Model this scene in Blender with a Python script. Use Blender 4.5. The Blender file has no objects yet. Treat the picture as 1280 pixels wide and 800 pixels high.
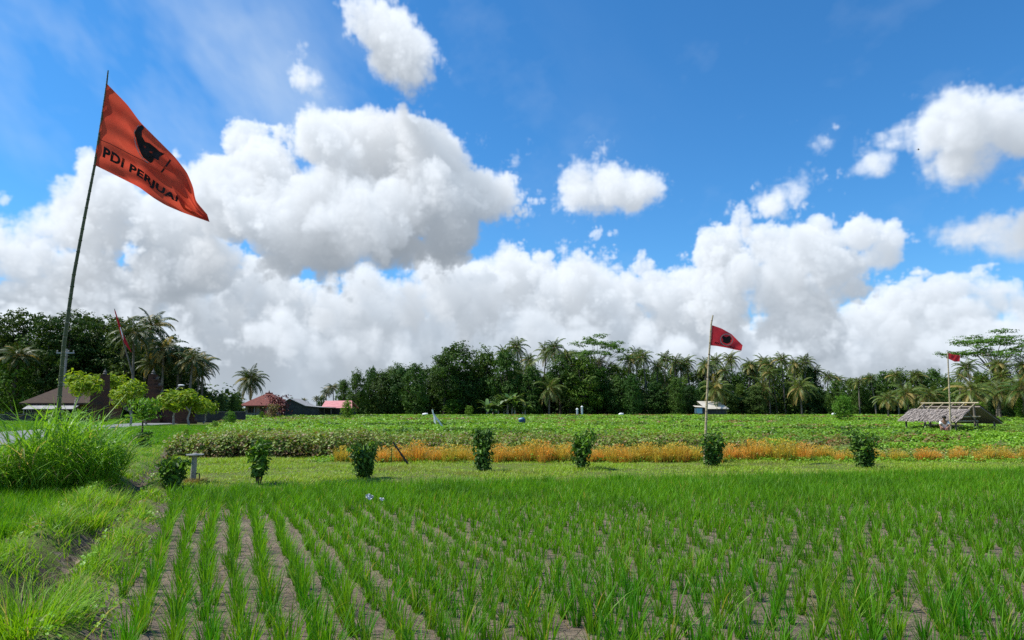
import bpy, math, random, time
import numpy as np
from mathutils import Vector
R_ = math.radians
scene = bpy.context.scene
col = scene.collection

# ------------------------------------------------------------------ camera
CAM_H = 1.7
FPX = 853.0                      # focal length in photograph pixels (1280 wide)
PITCH = math.atan((509.5 - 400) / FPX)
cam_d = bpy.data.cameras.new("camera")
cam = bpy.data.objects.new("camera", cam_d)
col.objects.link(cam)
cam_d.sensor_fit = 'HORIZONTAL'
cam_d.sensor_width = 36.0
cam_d.lens = 36.0 * FPX / 1280.0
cam_d.clip_start = 0.1
cam_d.clip_end = 5000
cam.location = (0, 0, CAM_H)
cam.rotation_euler = (R_(90) + PITCH, 0, 0)
scene.camera = cam

# ------------------------------------------------------------------ sun, exposure
SUN_AZ, SUN_EL = -86.0, 54.0     # degrees; azimuth from the view direction (+Y), negative is left
SUN_DIR = Vector((math.sin(R_(SUN_AZ)) * math.cos(R_(SUN_EL)), math.cos(R_(SUN_AZ)) * math.cos(R_(SUN_EL)), math.sin(R_(SUN_EL))))
sun_d = bpy.data.lights.new("sun", 'SUN')
sun_d.energy = 5.0
sun_d.angle = R_(0.5)
sun_d.color = (1.0, 0.95, 0.87)
sun = bpy.data.objects.new("sun", sun_d)
col.objects.link(sun)
sun.rotation_euler = (-SUN_DIR).to_track_quat('-Z', 'Y').to_euler()
sun.location = (0, 0, 60)
vs = scene.view_settings
vs.view_transform = 'Standard'
vs.look = 'None'
vs.exposure = 0.30
vs.gamma = 1.0
vs.use_curve_mapping = False
scene.cycles.max_bounces = 6
scene.cycles.diffuse_bounces = 3
scene.cycles.glossy_bounces = 2
scene.cycles.transmission_bounces = 4
scene.cycles.transparent_max_bounces = 6
scene.cycles.use_denoising = False

# ------------------------------------------------------------------ sky with clouds
def direction(px, py):
    """unit view direction of a photograph pixel"""
    cx, cy = (px - 640) / FPX, -(py - 400) / FPX
    c, s = math.cos(PITCH), math.sin(PITCH)
    v = Vector((cx, c - cy * s, s + cy * c))
    return v.normalized()

PD = 14.0                        # sky grid: cells per degree
AZ0, AZ1, EL0, EL1 = -54.0, 54.0, -1.0, 41.0
GX, GY = int((AZ1 - AZ0) * PD), int((EL1 - EL0) * PD)
GZ, DZ = 92, 3.2                 # depth layers and their thickness in cells

def noise_tile(n=96, seed=3):
    """periodic isotropic band-limited noise, four samples to a wavelength"""
    r = np.random.default_rng(seed).standard_normal((n, n, n)).astype(np.float32)
    q = np.fft.fftfreq(n); z = np.fft.rfftfreq(n)
    k = np.sqrt(q[:, None, None] ** 2 + q[None, :, None] ** 2 + z[None, None, :] ** 2)
    v = np.fft.irfftn(np.fft.rfftn(r) * np.exp(-((k - 0.23) / 0.085) ** 2), s=(n, n, n), axes=(0, 1, 2)).astype(np.float32)
    return v / v.std()
TILE = noise_tile()

class Octave:
    """one octave of cloud noise: wavelength in cells, amplitude, plain or billowed (round bumps, sharp creases)"""
    def __init__(s, wave, amp, rng, mode):
        s.sp, s.amp, s.mode = wave / 4.0, amp, mode
        def ax(n):
            p = np.arange(n, dtype=np.float32) / s.sp + rng.random() * 96
            i = np.floor(p).astype(int)
            return i % 96, (i + 1) % 96, p - i
        s.x, s.y, s.oz, s.cache = ax(GX), ax(GY), rng.random() * 96, {}
    def plane(s, i):
        if i not in s.cache:
            if len(s.cache) > 3: s.cache.pop(min(s.cache))
            t = TILE[i % 96]
            t = t[s.y[0]] * (1 - s.y[2])[:, None] + t[s.y[1]] * s.y[2][:, None]
            s.cache[i] = np.take(t, s.x[0], 1) * (1 - s.x[2]) + np.take(t, s.x[1], 1) * s.x[2]
        return s.cache[i]
    def at(s, k):
        p = k * DZ / s.sp + s.oz
        i = int(p); f = p - i
        v = s.plane(i) * (1 - f) + s.plane(i + 1) * f
        if s.mode == 'billow': v = np.abs(v) * 1.25 - 0.95
        return v * s.amp

# cumulus lobes measured as (photo x, photo y, radius, depth, puffiness)
CLOUDS = [
 # the big cloud
 (390,180,44,95),(385,140,15,95),(352,172,24,95),(420,158,24,95),(335,212,52,95),(268,232,46,95),(225,208,20,100),(450,202,56,90),(540,198,50,95),(578,170,20,95),(515,245,68,85),
 (440,268,74,80),(370,278,72,85),(620,254,36,95),(655,266,17,98),(560,285,44,90),(300,272,48,100),(420,314,50,85),(480,304,50,85),(360,322,36,88),
 (500,170,24,95),
 # cloud above it
 (486,44,42,60),(500,55,36,60),(482,72,36,60),(508,88,24,60),(470,55,32,60),(460,50,24,60),(470,28,26,60),(505,78,28,60),(455,36,24,62),(522,62,22,60),(440,50,13,62),(374,82,7,60),(428,96,10,60),(402,92,5,60),
 # left mass
 (85,290,46,150),(150,255,44,145),(195,285,50,140),(35,325,46,150),(115,345,52,150),(200,345,56,145),(60,385,60,150),(15,392,50,150),(150,400,70,160),(255,330,50,140),
 (30,265,18,150),(250,262,34,140),(0,300,24,150),(215,240,26,142),(120,300,40,150),
 # bank along the horizon, left
 (642,345,38,190),(655,330,14,190),(600,372,52,190),(560,392,55,185),(510,398,50,180),(455,402,50,185),(400,400,45,180),(340,400,50,180),(285,372,42,185),(245,405,52,190),(590,335,20,190),(545,352,28,190),
 (320,365,40,185),(230,370,45,190),
 # bank, centre
 (730,352,48,200),(722,325,22,200),(690,372,46,205),(770,378,42,200),(812,372,34,205),(850,395,50,205),(770,425,60,200),(700,440,70,205),(865,345,12,200),(640,400,60,205),
 # right cloud
 (960,254,24,100),(1002,238,25,100),(918,272,20,100),(885,284,10,100),(1030,228,9,100),
 (905,322,32,150),(960,316,36,145),(1012,304,29,145),(1072,296,27,145),(1104,302,20,145),(1040,344,46,140),(972,366,58,140),(1060,364,38,140),(905,376,50,150),(1000,408,62,150),
 (935,344,32,130),
 # bank, right
 (1128,392,38,215),(1180,382,34,215),(1240,388,38,215),(1285,386,42,215),(1100,432,60,215),(1200,438,70,215),(1275,440,60,215),(1150,375,20,215),(1215,370,18,215),
 # upper right
 (1200,168,44,70),(1250,158,38,70),(1160,172,36,70),(1112,182,24,70),(1232,210,38,70),(1285,175,48,70),(1200,202,40,70),(1090,195,14,70),(1255,225,28,70),(1310,220,50,70),
 (1248,290,26,80),(1212,296,16,80),(1285,284,32,80),(1190,298,8,80),(1320,290,40,80),
 # small one in the middle
 (758,228,30,60),(770,236,26,60),(735,240,25,60),(785,238,25,60),(718,252,9,60),(806,236,10,60),(762,212,16,60),
 (645,200,6,60),(660,195,5,60),(1030,180,8,60),(1010,185,5,60),
]
for gx in range(-420, 1760, 75):   # the low continuous layer over the horizon
    CLOUDS.append((gx, 452, 62, 235))
    CLOUDS.append((gx + 37, 500, 60, 240))
for gx, gy, r in ((20,415,24),(75,432,20),(128,420,26),(188,438,22),(232,428,26),(300,436,24),(352,428,28),(402,442,22),(446,430,30),(505,440,24),(548,428,28),(612,436,26),(668,418,24),(690,446,26),(742,430,28),(800,424,24),(842,440,26),(905,432,22),(960,446,26),(1085,446,24),(1150,428,28),(1212,440,24),(1262,425,28),(1310,440,26)):
    CLOUDS.append((gx, gy, r, 26))   # small bright heaps in front of the low layer
for gx, gy, r in ((-80,300,70),(-160,340,80),(-60,380,70),(-260,250,70),(-320,360,90),(1400,380,60),(1480,350,70),(1420,180,50),(1580,300,90),(1560,390,80)):
    CLOUDS.append((gx, gy, r, 160))

def build_cloud_image():
    rng = np.random.default_rng(11)
    blobs = []
    for (px, py, r, z) in CLOUDS:
        d = direction(px, py)
        az, el = math.degrees(math.atan2(d.x, d.y)), math.degrees(math.asin(d.z))
        off = math.acos(max(-1, min(1, d.dot(direction(640, 400)))))
        rg = r / 14.9 * math.cos(off) ** 1.5 * PD
        gx, gy = (az - AZ0) * PD, (el - EL0) * PD
        sf = 1.0 if z < 81 else 0.0
        blobs.append((gx, gy, z, rg, sf))
        n = int(5 + rg / 4)
        for _ in range(n):
            u = rng.standard_normal(3); u /= np.linalg.norm(u)
            if u[1] < -0.3: u[1] *= -0.4
            q = rng.uniform(0.22, 0.46)
            blobs.append((gx + u[0] * rg * 0.82, gy + u[1] * rg * 0.8, z + u[2] * rg * 0.75, rg * q, sf))
    B = np.array(blobs, np.float32)
    octs = [Octave(95, 9.0, rng, ''), Octave(52, 7.0, rng, 'billow'), Octave(25, 4.4, rng, 'billow'), Octave(13, 3.2, rng, 'billow'), Octave(7.0, 2.1, rng, 'billow'), Octave(4.5, 1.1, rng, '')]
    soft = Octave(110, 1.0, rng, '')
    dens = np.zeros((GZ, GY, GX), np.float16)
    tau_v = None
    for k in range(GZ):
        zc = k * DZ
        f = np.full((GY, GX), -60.0, np.float32)
        S = np.zeros((GY, GX), np.float32)
        for gx, gy, z, r, sf in B[np.abs(B[:, 2] - zc) < B[:, 3] + 26]:
            m = r + 32
            x0, x1, y0, y1 = max(0, int(gx - m)), min(GX, int(gx + m) + 1), max(0, int(gy - m)), min(GY, int(gy + m) + 1)
            if x0 >= x1 or y0 >= y1: continue
            xs = np.arange(x0, x1, dtype=np.float32)[None] - gx; ys = np.arange(y0, y1, dtype=np.float32)[:, None] - gy
            ys = np.where(ys < 0, ys * 1.12, ys)
            d = r - np.sqrt(xs * xs + ys * ys + (z - zc) ** 2)
            fw = f[y0:y1, x0:x1]; win = d > fw
            fw[win] = d[win]; S[y0:y1, x0:x1][win] = sf
        act = f > -59
        if not act.any(): continue
        for o in octs: f += o.at(k)
        s = 6.0 + 9.0 * np.clip(soft.at(k) + 0.3, 0, 1.6) + 9.0 * S
        f += 4.0 * S
        dens[k] = np.where(act, np.clip((f + 3.5) / s, 0, 1) ** 1.5, 0)
    # light: optical depth towards the sun, swept row by row from the top down
    sd = SUN_DIR
    shx, shz = -sd.x / sd.z, -sd.y / sd.z / DZ
    step = 1.0 / sd.z
    def shift(a, s, axis):
        i = math.floor(s); f = s - i
        def roll(n):
            b = np.roll(a, n, axis)
            return b
        return roll(i) * (1 - f) + roll(i + 1) * f
    T = np.zeros((GZ, GX), np.float32); V = np.zeros((GZ, GX), np.float32)
    light = np.zeros((GZ, GY, GX), np.float16); amb = np.zeros((GZ, GY, GX), np.float16)
    for y in range(GY - 1, -1, -1):
        row = dens[:, y, :].astype(np.float32)
        T = shift(shift(T, shx, 1), shz, 0)
        T = T * 0.982 + 0.0075 * (np.roll(T, 2, 1) + np.roll(T, -2, 1))
        V = V * 0.991
        V = 0.92 * V + 0.04 * (np.roll(V, 3, 1) + np.roll(V, -3, 1))
        t = T + row * step * 0.5
        light[:, y, :] = 0.26 * np.exp(-0.05 * t) + 0.36 * np.exp(-0.014 * t) + 0.38 * np.exp(-0.005 * t)
        amb[:, y, :] = np.exp(-0.017 * V)
        T += row * step; V += row
    tr = np.ones((GY, GX), np.float32); acc = np.zeros((GY, GX, 3), np.float32)
    sunc = np.array([0.76, 0.752, 0.74], np.float32)
    ambc = np.array([0.14, 0.19, 0.255], np.float32); low = np.array([0.055, 0.082, 0.112], np.float32)
    for k in range(GZ):
        d = dens[k].astype(np.float32)
        a = 1 - np.exp(-d * 0.10 * DZ)
        w = tr * a
        powder = 0.80 + 0.20 * (1 - np.exp(-d * 3.0))
        acc += w[..., None] * ((light[k].astype(np.float32) * powder)[..., None] * sunc + amb[k].astype(np.float32)[..., None] * ambc + low)
        tr *= 1 - a
    alpha = 1 - tr
    # thin high cirrus
    yy, xx = np.mgrid[0:GY, 0:GX].astype(np.float32)
    def fbm2(sx, sy, seed, n=5, ang=0.0):
        r2 = np.random.default_rng(seed); out = np.zeros((GY, GX), np.float32); amp = 1.0
        ca, sa = math.cos(ang), math.sin(ang)
        X, Y = xx * ca + yy * sa, -xx * sa + yy * ca
        for _ in range(n):
            g = r2.random((128, 128)).astype(np.float32)
            u, v = X / sx, Y / sy
            iu, iv = np.floor(u).astype(int), np.floor(v).astype(int); fu, fv = u - iu, v - iv
            fu = fu * fu * (3 - 2 * fu); fv = fv * fv * (3 - 2 * fv)
            c = lambda a, b: g[(iv + b) % 128, (iu + a) % 128]
            out += amp * ((c(0, 0) * (1 - fu) + c(1, 0) * fu) * (1 - fv) + (c(0, 1) * (1 - fu) + c(1, 1) * fu) * fv)
            amp *= 0.55; sx *= 0.5; sy *= 0.5
        return out / 2.1
    w = fbm2(230, 120, 5, 6, -0.75)
    cx, cy = (-28 - AZ0) * PD, (24 - EL0) * PD
    reg = np.exp(-(((xx - cx) / 300) ** 2 + ((yy - cy) / 120) ** 2))
    ci = np.clip((w - 0.42) * 1.9, 0, 1) * reg * 0.85
    w2 = fbm2(60, 40, 9, 5, 0.2)
    ci += np.clip((w2 - 0.58) * 2.0, 0, 1) * 0.10
    ci = np.clip(ci, 0, 0.6)
    acc += (tr * ci)[..., None] * np.array([0.68, 0.79, 0.90], np.float32)
    alpha = 1 - tr * (1 - ci)
    # pale air in front of the low clouds
    el = EL0 + (np.arange(GY) + 0.5) / PD
    hz = (0.55 * np.exp(-np.clip(el, 0, 90) / 5.5))[:, None].astype(np.float32) * np.ones((1, GX), np.float32)
    hc = np.array([0.53, 0.61, 0.70], np.float32)
    acc = acc * (1 - hz[..., None]) + hz[..., None] * hc
    alpha = alpha * (1 - hz) + hz
    img = bpy.data.images.new("cloud_cover", GX, GY, alpha=True, float_buffer=True)
    img.colorspace_settings.name = 'Non-Color'
    px = np.empty((GY, GX, 4), np.float32)
    px[..., :3] = acc; px[..., 3] = alpha
    img.alpha_mode = 'CHANNEL_PACKED'
    img.pixels.foreach_set(px.ravel())
    img.update()
    img.pack()
    return img

def build_world():
    w = bpy.data.worlds.new("World"); scene.world = w; w.use_nodes = True
    nt = w.node_tree; nt.nodes.clear(); N = nt.nodes.new; L = nt.links.new
    def math_(op, a, b=None, c=None):
        n = N('ShaderNodeMath'); n.operation = op
        for i, v in enumerate((a, b, c)):
            if v is None: continue
            if isinstance(v, (int, float)): n.inputs[i].default_value = v
            else: L(v, n.inputs[i])
        return n.outputs[0]
    out = N('ShaderNodeOutputWorld'); bg = N('ShaderNodeBackground')
    sky = N('ShaderNodeTexSky'); sky.sky_type = 'NISHITA'; sky.sun_disc = False
    sky.sun_elevation = R_(SUN_EL); sky.sun_rotation = R_(SUN_AZ); sky.altitude = 50; sky.air_density = 1.0; sky.dust_density = 0.3; sky.ozone_density = 3.0
    tc = N('ShaderNodeTexCoord'); sep = N('ShaderNodeSeparateXYZ'); L(tc.outputs['Generated'], sep.inputs[0])
    az = math_('DEGREES', math_('ARCTAN2', sep.outputs[0], sep.outputs[1]))
    el = math_('DEGREES', math_('ARCSINE', sep.outputs[2]))
    u = math_('MULTIPLY_ADD', az, 1 / (AZ1 - AZ0), -AZ0 / (AZ1 - AZ0))
    v = math_('MINIMUM', math_('MULTIPLY_ADD', el, 1 / (EL1 - EL0), -EL0 / (EL1 - EL0)), 0.998)
    u = math_('PINGPONG', u, 1.0)
    comb = N('ShaderNodeCombineXYZ'); L(u, comb.inputs[0]); L(v, comb.inputs[1])
    im = N('ShaderNodeTexImage'); im.image = build_cloud_image(); im.extension = 'EXTEND'; im.interpolation = 'Cubic'
    L(comb.outputs[0], im.inputs[0])
    # deeper tropical blue
    tint = N('ShaderNodeMix'); tint.data_type = 'RGBA'; tint.blend_type = 'MULTIPLY'; tint.inputs[0].default_value = 1.0
    L(sky.outputs[0], tint.inputs[6]); tint.inputs[7].default_value = (SKY_TINT[0], SKY_TINT[1], SKY_TINT[2], 1)
    inv = math_('SUBTRACT', 1.0, im.outputs['Alpha'])
    k = N('ShaderNodeVectorMath'); k.operation = 'SCALE'; L(tint.outputs[2], k.inputs[0]); L(inv, k.inputs['Scale'])
    c10 = N('ShaderNodeVectorMath'); c10.operation = 'SCALE'; L(im.outputs['Color'], c10.inputs[0]); c10.inputs['Scale'].default_value = CLOUD_GAIN
    add = N('ShaderNodeVectorMath'); add.operation = 'ADD'; L(k.outputs[0], add.inputs[0]); L(c10.outputs[0], add.inputs[1])
    L(add.outputs[0], bg.inputs[0]); bg.inputs[1].default_value = 0.1
    L(bg.outputs[0], out.inputs[0])
SKY_TINT = (0.38, 1.0, 1.42)
CLOUD_GAIN = 8.9
build_world()
# ------------------------------------------------------------------ helpers: points
def G(px, py, z=0.0):
    """point where the photograph's pixel meets the level z"""
    d = direction(px, py)
    t = (z - CAM_H) / d.z
    return Vector((d.x * t, d.y * t, z))
def W(px, py, y):
    """point on a pixel's ray at the distance y"""
    d = direction(px, py)
    t = y / d.y
    return Vector((d.x * t, y, CAM_H + d.z * t))

# ------------------------------------------------------------------ helpers: meshes
class MB:
    def __init__(s): s.v, s.f, s.n = [], [], 0
    def add(s, v, f, mat=0):
        v = np.asarray(v, np.float32).reshape(-1, 3); f = np.asarray(f, np.int64)
        if len(f) == 0: return s
        s.v.append(v); s.f.append((f + s.n, mat)); s.n += len(v); return s
    def data(s, name, mats, smooth=False):
        me = bpy.data.meshes.new(name)
        v = np.concatenate(s.v)
        tot = np.concatenate([np.full(len(f), f.shape[1]) for f, m in s.f])
        loops = np.concatenate([f.ravel() for f, m in s.f])
        mi = np.concatenate([np.full(len(f), m) for f, m in s.f])
        me.vertices.add(len(v)); me.vertices.foreach_set('co', v.ravel())
        me.loops.add(len(loops)); me.loops.foreach_set('vertex_index', loops.astype(np.int32))
        me.polygons.add(len(tot))
        me.polygons.foreach_set('loop_start', np.concatenate([[0], np.cumsum(tot)[:-1]]).astype(np.int32))
        me.polygons.foreach_set('material_index', mi.astype(np.int32))
        me.polygons.foreach_set('use_smooth', np.full(len(tot), smooth))
        me.update(calc_edges=True); me.validate()
        for m in (mats if isinstance(mats, (list, tuple)) else [mats]): me.materials.append(m)
        return me
    def build(s, name, mats, parent=None, smooth=False, loc=None):
        return link(name, s.data(name, mats, smooth), parent, loc)
    # shapes
    def box(s, c, size, rot=0.0, mat=0, taper=1.0):
        x, y, z = (q / 2 for q in size)
        p = np.array([(-x, -y, -z), (x, -y, -z), (x, y, -z), (-x, y, -z), (-x * taper, -y * taper, z), (x * taper, -y * taper, z), (x * taper, y * taper, z), (-x * taper, y * taper, z)])
        ca, sa = math.cos(rot), math.sin(rot)
        p = np.c_[p[:, 0] * ca - p[:, 1] * sa, p[:, 0] * sa + p[:, 1] * ca, p[:, 2]] + np.array(c)
        return s.add(p, [(0, 3, 2, 1), (4, 5, 6, 7), (0, 1, 5, 4), (1, 2, 6, 5), (2, 3, 7, 6), (3, 0, 4, 7)], mat)
    def hexa(s, p, mat=0):
        """box from eight corners: four below, four above, both counter-clockwise"""
        return s.add(p, [(0, 3, 2, 1), (4, 5, 6, 7), (0, 1, 5, 4), (1, 2, 6, 5), (2, 3, 7, 6), (3, 0, 4, 7)], mat)
    def slab(s, a, b, c, d, t, mat=0):
        """sheet a-b-c-d with thickness t against its normal"""
        P = [Vector(q) for q in (a, b, c, d)]
        n = (P[1] - P[0]).cross(P[3] - P[0]).normalized() * t
        return s.hexa([p - n for p in P] + P, mat)
    def tube(s, pts, rad, sides=7, mat=0, cap=True):
        P = [Vector(p) for p in pts]; n = len(P); V = []
        rad = rad if hasattr(rad, '__len__') else [rad] * n
        ref = Vector((0.31, 0.95, 0.05))
        for i, p in enumerate(P):
            t = (P[min(i + 1, n - 1)] - P[max(i - 1, 0)]).normalized()
            a = t.cross(ref)
            if a.length < 0.05: a = t.cross(Vector((1, 0, 0.2)))
            a.normalize(); b = t.cross(a)
            for k in range(sides):
                q = 2 * math.pi * k / sides
                V.append(p + (a * math.cos(q) + b * math.sin(q)) * rad[i])
        F = [(i * sides + k, i * sides + (k + 1) % sides, (i + 1) * sides + (k + 1) % sides, (i + 1) * sides + k) for i in range(n - 1) for k in range(sides)]
        s.add(V, F, mat)
        if cap:
            s.add(V[:sides], [tuple(range(sides))[::-1]], mat); s.add(V[-sides:], [tuple(range(sides))], mat)
        return s
    def lathe(s, prof, c=(0, 0, 0), sides=16, mat=0):
        V, F = [], []
        for r, z in prof:
            for k in range(sides):
                q = 2 * math.pi * k / sides
                V.append((c[0] + r * math.cos(q), c[1] + r * math.sin(q), c[2] + z))
        for i in range(len(prof) - 1):
            for k in range(sides):
                F.append((i * sides + k, i * sides + (k + 1) % sides, (i + 1) * sides + (k + 1) % sides, (i + 1) * sides + k))
        s.add(V, F, mat)
        s.add(V[:sides], [tuple(range(sides))[::-1]], mat); s.add(V[-sides:], [tuple(range(sides))], mat)
        return s
    def blob(s, c, r, seed=0, rough=0.2, n=12, mat=0):
        """lumpy ellipsoid"""
        rg = np.random.default_rng(seed); w = rg.standard_normal((6, 3)) * 2.2; ph = rg.random(6) * 6
        V = []
        for i in range(n + 1):
            th = math.pi * (i + 0.001) / (n + 0.002)
            for k in range(2 * n):
                q = math.pi * k / n
                d = np.array((math.sin(th) * math.cos(q), math.sin(th) * math.sin(q), math.cos(th)))
                m = 1 + rough * np.sin(w @ d + ph).mean() * 1.6
                V.append(np.array(c) + d * np.array(r) * m)
        F = [(i * 2 * n + k, (i + 1) * 2 * n + k, (i + 1) * 2 * n + (k + 1) % (2 * n), i * 2 * n + (k + 1) % (2 * n)) for i in range(n) for k in range(2 * n)]
        return s.add(V, F, mat)
    def leaves(s, p, nrm, size, rng, aspect=0.45, tilt=0.6, mat=0):
        """rhombic leaves at points p, roughly facing nrm; size is the length"""
        p = np.asarray(p, float); n = len(p)
        if n == 0: return s
        nrm = np.asarray(nrm, float) + rng.standard_normal((n, 3)) * tilt
        nrm /= np.linalg.norm(nrm, axis=1)[:, None] + 1e-9
        a = np.cross(nrm, rng.standard_normal((n, 3))); a /= np.linalg.norm(a, axis=1)[:, None] + 1e-9
        b = np.cross(nrm, a)
        L = (np.broadcast_to(size, (n,)) * rng.uniform(0.7, 1.25, n))[:, None]
        w = L * aspect / 2
        V = np.stack([p - a * L / 2, p + b * w + a * L * 0.05 + nrm * L * 0.08, p + a * L / 2, p - b * w + a * L * 0.05 + nrm * L * 0.08], 1)
        return s.add(V.reshape(-1, 3), np.arange(4 * n).reshape(n, 4), mat)
    def blades(s, root, h, rng, width, lean=0.25, droop=0.3, segs=3, az=None, mat=0, spread=None):
        """grass blades: strips that narrow to the tip and bend over"""
        root = np.asarray(root, float); n = len(root)
        if n == 0: return s
        h = np.broadcast_to(h, (n,)) * rng.uniform(0.7, 1.15, n)
        az = rng.uniform(0, 2 * math.pi, n) if az is None else az
        d = np.stack([np.cos(az), np.sin(az), np.zeros(n)], 1)
        fa = az + math.pi / 2 + rng.normal(0, 0.7, n)
        wd = np.stack([np.cos(fa), np.sin(fa), np.zeros(n)], 1) * (np.broadcast_to(width, (n,)) * rng.uniform(0.7, 1.3, n) / 2)[:, None]
        ln = np.abs(rng.normal(lean, lean * 0.5 + 0.02, n)); dr = np.clip(rng.normal(droop, droop * 0.6 + 0.01, n), 0, 1.6)
        rows = []
        for i in range(segs + 1):
            t = i / segs
            q = root + d * (h * (ln * t + dr * t * t * 0.8))[:, None]
            q[:, 2] += h * (t - 0.45 * dr * t * t * t)
            k = (1 - t) ** 0.75 if i else 0.8
            rows.append((q - wd * k, q + wd * k) if i < segs else (q, None))
        V = []
        for a, b in rows:
            V.append(a)
            if b is not None: V.append(b)
        m = len(V); V = np.stack(V, 1).reshape(-1, 3); base = np.arange(n)[:, None] * m
        off = s.n
        for i in range(segs - 1):
            F = base + np.array([[2 * i, 2 * i + 1, 2 * i + 3, 2 * i + 2]])
            if i == 0: s.add(V, F, mat)
            else: s.f.append((F + off, mat))
        F = base + np.array([[2 * segs - 2, 2 * segs - 1, 2 * segs]])
        if segs == 1: s.add(V, F, mat)
        else: s.f.append((F + off, mat))
        return s

def link(name, data, parent=None, loc=None):
    o = bpy.data.objects.new(name, data); col.objects.link(o)
    if parent: o.parent = parent
    if loc is not None: o.location = loc
    return o
def tag(o, label, cat, group=None):
    o['label'] = label; o['category'] = cat
    if group: o['group'] = group
    return o
def thing(name, label, cat, loc=(0, 0, 0), rz=0.0, group=None):
    o = bpy.data.objects.new(name, None); col.objects.link(o)
    o.empty_display_size = 0.3
    o.location = loc; o.rotation_euler = (0, 0, rz)
    return tag(o, label, cat, group)
def structure(o): o['kind'] = 'structure'; return o
def stuff(o, label=None, cat=None):
    o['kind'] = 'stuff'
    if label: o['label'] = label; o['category'] = cat
    return o

# ------------------------------------------------------------------ helpers: materials
def new_mat(name):
    m = bpy.data.materials.new(name); m.use_nodes = True
    nt = m.node_tree; nt.nodes.clear()
    return m, nt, nt.nodes.new, nt.links.new
def ramp_mix(N, L, fac, a, b):
    n = N('ShaderNodeMix'); n.data_type = 'RGBA'
    n.inputs[6].default_value = (*a, 1); n.inputs[7].default_value = (*b, 1)
    if fac is not None: L(fac, n.inputs[0])
    return n
def noise(N, L, scale, detail=3, coord=None, rough=0.55):
    n = N('ShaderNodeTexNoise'); n.inputs['Scale'].default_value = scale; n.inputs['Detail'].default_value = detail; n.inputs['Roughness'].default_value = rough
    if coord is not None: L(coord, n.inputs['Vector'])
    return n.outputs[0]
def remap(N, L, v, a, b):
    n = N('ShaderNodeMapRange'); n.inputs[1].default_value = a; n.inputs[2].default_value = b
    L(v, n.inputs[0]); return n.outputs[0]
def leaf_mat(name, c1, c2, odd=None, trans=0.35, rough=0.45, patch=0.0, patch_col=None, patch_lo=0.5, spec=0.35, objvar=0.0, tc=(1.25, 1.15, 0.55)):
    """leaf: each leaf its own tone, some light passing through"""
    m, nt, N, L = new_mat(name)
    geo = N('ShaderNodeNewGeometry')
    c = ramp_mix(N, L, geo.outputs['Random Per Island'], c1, c2)
    out = c.outputs[2]
    if odd:                                   # a few dry leaves
        g = remap(N, L, geo.outputs['Random Per Island'], 1 - odd[3], 1 - odd[3] + 0.01)
        k = ramp_mix(N, L, g, (0, 0, 0), odd[:3]); L(out, k.inputs[6]); out = k.outputs[2]
    if patch:
        g = remap(N, L, noise(N, L, patch, 3, geo.outputs['Position']), patch_lo, patch_lo + 0.16)
        k = ramp_mix(N, L, g, (0, 0, 0), patch_col); L(out, k.inputs[6]); out = k.outputs[2]
    if objvar:
        oi = N('ShaderNodeObjectInfo'); hs = N('ShaderNodeHueSaturation')
        L(remap_to(N, L, oi.outputs['Random'], 1 - objvar, 1 + objvar), hs.inputs['Value']); 
        L(remap_to(N, L, oi.outputs['Random'], 0.5 + 0.025, 0.5 - 0.02), hs.inputs['Hue']); L(out, hs.inputs['Color']); out = hs.outputs[0]
    p = N('ShaderNodeBsdfPrincipled'); p.inputs['Roughness'].default_value = rough; p.inputs['Specular IOR Level'].default_value = spec
    L(out, p.inputs['Base Color'])
    t = N('ShaderNodeBsdfTranslucent')
    mu = N('ShaderNodeMix'); mu.data_type = 'RGBA'; mu.blend_type = 'MULTIPLY'; mu.inputs[0].default_value = 1; L(out, mu.inputs[6]); mu.inputs[7].default_value = (*tc, 1); L(mu.outputs[2], t.inputs[0])
    ms = N('ShaderNodeMixShader'); ms.inputs[0].default_value = trans; L(p.outputs[0], ms.inputs[1]); L(t.outputs[0], ms.inputs[2])
    o = N('ShaderNodeOutputMaterial'); L(ms.outputs[0], o.inputs[0])
    return m
def remap_to(N, L, v, a, b):
    n = N('ShaderNodeMapRange'); n.inputs[3].default_value = a; n.inputs[4].default_value = b
    L(v, n.inputs[0]); return n.outputs[0]
def solid_mat(name, c1, c2, scale=6.0, rough=0.8, bump=0.3, bscale=None, stretch=(1, 1, 1), spec=0.3, c3=None, s3=1.5):
    """weathered solid surface: two tones in patches, a third in larger stains, fine relief"""
    m, nt, N, L = new_mat(name)
    tc = N('ShaderNodeTexCoord'); mp = N('ShaderNodeMapping'); mp.inputs['Scale'].default_value = stretch
    L(tc.outputs['Object'], mp.inputs[0])
    c = ramp_mix(N, L, remap(N, L, noise(N, L, scale, 6, mp.outputs[0], 0.65), 0.36, 0.64), c1, c2); out = c.outputs[2]
    if c3:
        k = ramp_mix(N, L, remap(N, L, noise(N, L, s3, 5, mp.outputs[0], 0.7), 0.52, 0.66), (0, 0, 0), c3); L(out, k.inputs[6]); out = k.outputs[2]
    p = N('ShaderNodeBsdfPrincipled'); p.inputs['Roughness'].default_value = rough; p.inputs['Specular IOR Level'].default_value = spec
    L(out, p.inputs['Base Color'])
    if bump:
        b = N('ShaderNodeBump'); b.inputs['Strength'].default_value = bump; b.inputs['Distance'].default_value = 0.05
        L(noise(N, L, bscale or scale * 4, 6, mp.outputs[0], 0.7), b.inputs['Height']); L(b.outputs[0], p.inputs['Normal'])
    o = N('ShaderNodeOutputMaterial'); L(p.outputs[0], o.inputs[0])
    return m

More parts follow.
